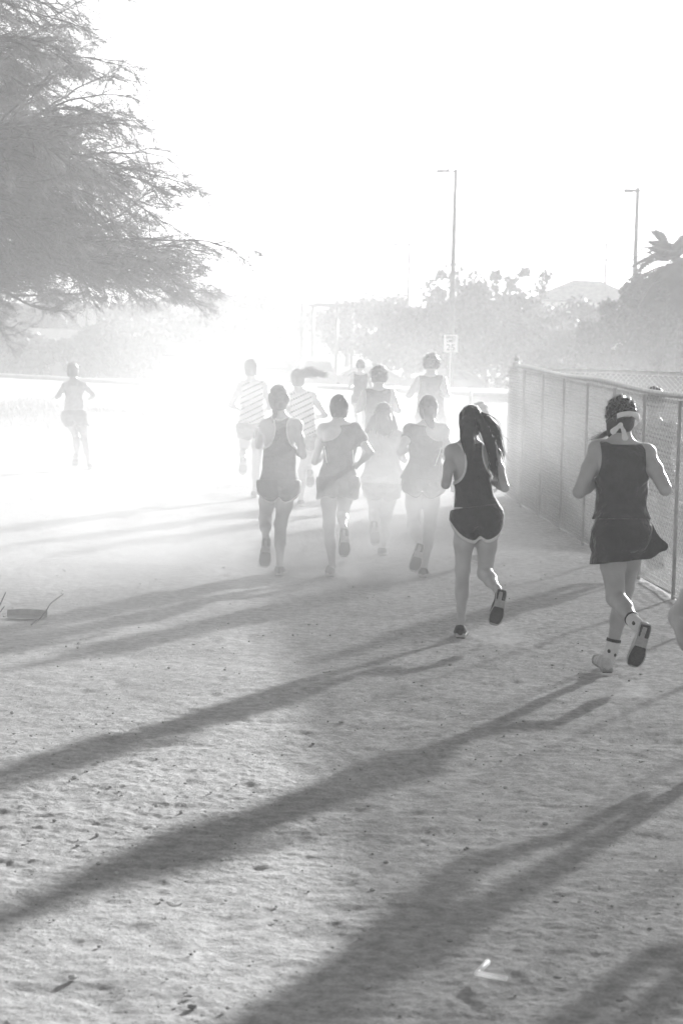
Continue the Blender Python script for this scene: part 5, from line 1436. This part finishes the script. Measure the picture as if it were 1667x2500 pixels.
# ------------------------------------------------------------------ the big feathery tree, upper left (near)
def feathery_tree():
    rg = np.random.RandomState(12)
    T = np.array([-8.7, 27.0, 0.0]); root = thing('feathery_tree', tuple(T), 'large feathery desert tree hanging over the dust, nearest of all trees', 'tree')
    mb = MB(); base = np.array([0, 0, -.05]); fork = np.array([.35, 0, 2.3])
    mb.tube([base, (base + fork) / 2 + np.array([.10, .05, 0]), fork], [.30, .25, .22], 12)
    tips = []     # twig origins with direction
    zmin = 2.35
    def grow(p, d, L, r, lvl):
        m = 7; pts = [p]; dd = unit(d)
        for i in range(m):
            low = max(0.0, (zmin + .5 - pts[-1][2])) * .35
            dd = unit(dd + rg.randn(3) * (.09, .12, .14, .16)[lvl] + np.array([.05, 0, (-.03, -.045, -.06, -.075)[lvl] + low])); pts.append(pts[-1] + dd * L / m)
            if pts[-1][2] < zmin and i > 1: break
        m = len(pts) - 1
        pts = np.array(pts); mb.tube(pts, np.linspace(r, r * .35, m + 1), 5 if lvl > 1 else 8, False)
        if lvl == 3: tips.append((pts, dd)); return
        nb = (8, 8, 7)[lvl]
        for k in range(nb):
            t = .2 + .8 * (k + rg.rand()) / nb; i = min(int(t * m), m - 1); q = pts[i] + (pts[i + 1] - pts[i]) * min(t * m - i, 1)
            nd = unit(unit(pts[i + 1] - pts[i]) + rg.randn(3) * (.45, .42, .45)[lvl] + np.array([.2, 0, .04]))
            grow(q, nd, L * .47 * (.8 + .5 * rg.rand()), r * .42, lvl + 1)
        grow(pts[-1], dd, L * .45, r * .35, min(lvl + 1, 3))
    for (dx, dy, dz, L) in ((1.0, -.1, 1.05, 3.2), (1.0, .15, .74, 3.4), (1.0, -.1, .50, 3.8), (1.0, .1, .32, 4.1), (1, .3, .24, 4.2), (.9, .3, 1.45, 3.4), (1.0, -.35, .12, 3.8), (1, .4, .12, 3.8), (1.0, 0, .40, 3.9), (.7, -.6, .7, 3.2), (.6, .7, .8, 3.2), (.45, 0, 1.7, 4.2), (.5, -.2, 2.2, 4.4), (.7, .2, 1.9, 4.0), (-.7, .2, .9, 3.0), (-.4, -.5, 1.2, 3.2)):
        grow(fork + rg.randn(3) * .06, np.array([dx, dy, dz]), L, .10, 0)
    mb.build('trunk', M['bark'], root, True)
    # pinnate sprays on the twigs
    C = []; Dr = []
    for pts, dd in tips:
        if pts[-1][0] < 2.2: continue
        for _ in range(11):
            t = rg.rand() ** .8 * (len(pts) - 1.001); i = int(t); q = pts[i] + (pts[i + 1] - pts[i]) * (t - i)
            d = unit(unit(pts[i + 1] - pts[i]) * 1.0 + rg.randn(3) * .45 + np.array([.1, 0, -.2])); Ls = .09 + .09 * rg.rand()
            s_ = unit(np.cross(d, rg.randn(3)))
            for j in range(6):
                b = q + d * Ls * (j + 1) / 6
                for sg in (-1, 1): C.append(b + s_ * sg * .012 + d * .012); Dr.append(unit(s_ * sg * .7 + d * 1.0))
    C = np.array(C); Dr = np.array(Dr); print('leaflets', len(C), 'twigs', len(tips))
    n = len(C); e = np.cross(Dr, rg.randn(n, 3)); e /= np.linalg.norm(e, axis=1)[:, None]; s_ = (.014 + .009 * rg.rand(n))[:, None]
    V = np.stack([C - Dr * s_, C + e * s_ * .26, C + Dr * s_, C - e * s_ * .26], 1).reshape(-1, 3)
    npmesh('crown', V, np.arange(4 * n).reshape(-1, 4), M['feather'], root, False)
feathery_tree()
# dust kicked up by the pack of runners
dust_cloud('dust_cloud', (-7.5, 33.0, -0.05), (23, 30, 8.5), 0.012, 'broad bright cloud of dust hanging around the pack of runners', 0.30, 2.0, thr=.3)
dust_cloud('dust_cloud', (-1.1, 19.9, -0.03), (10.5, 8.6, 3.2), 0.112, 'low dust stirred up by the feet of the front row', 0.7, 5.0, thr=.3)
dust_cloud('dust_cloud', (-6.0, 17.5, -0.06), (16, 21, 15), 0.0185, 'thin drifting dust on the left, reaching up into the feathery tree', 0.25, 8.0, thr=.3)
dust_cloud('dust_cloud', (-3.6, 15.0, -0.04), (10, 11, 2.4), 0.035, 'thin low dust drifting left across the lit ground', 0.5, 12.0, thr=.3)
dust_cloud('dust_cloud', (2.2, 26.5, -0.04), (7, 10, 3.0), 0.045, 'faint dust drifting along the far end of the fence', 0.5, 15.0, thr=.3)
dust_cloud('dust_cloud', (-1.2, 20.6, -0.03), (8.5, 6.5, 1.5), 0.20, 'thick low dust around the shoes of the front row', 1.3, 21.0, thr=.38)
for (u, v, s_) in ((885, 1425, .55), (1205, 1572, .35), (1535, 1706, .30), (795, 1410, .5)):
    g = G(u, v); dust_cloud('dust_puff', (g.x, g.y, -.02), (s_ * 2, s_ * 1.6, s_ * .55), 1.6, 'small puff of dust thrown up by a foot', 6, u, .4)
print('script', round(time.time() - T0, 1))
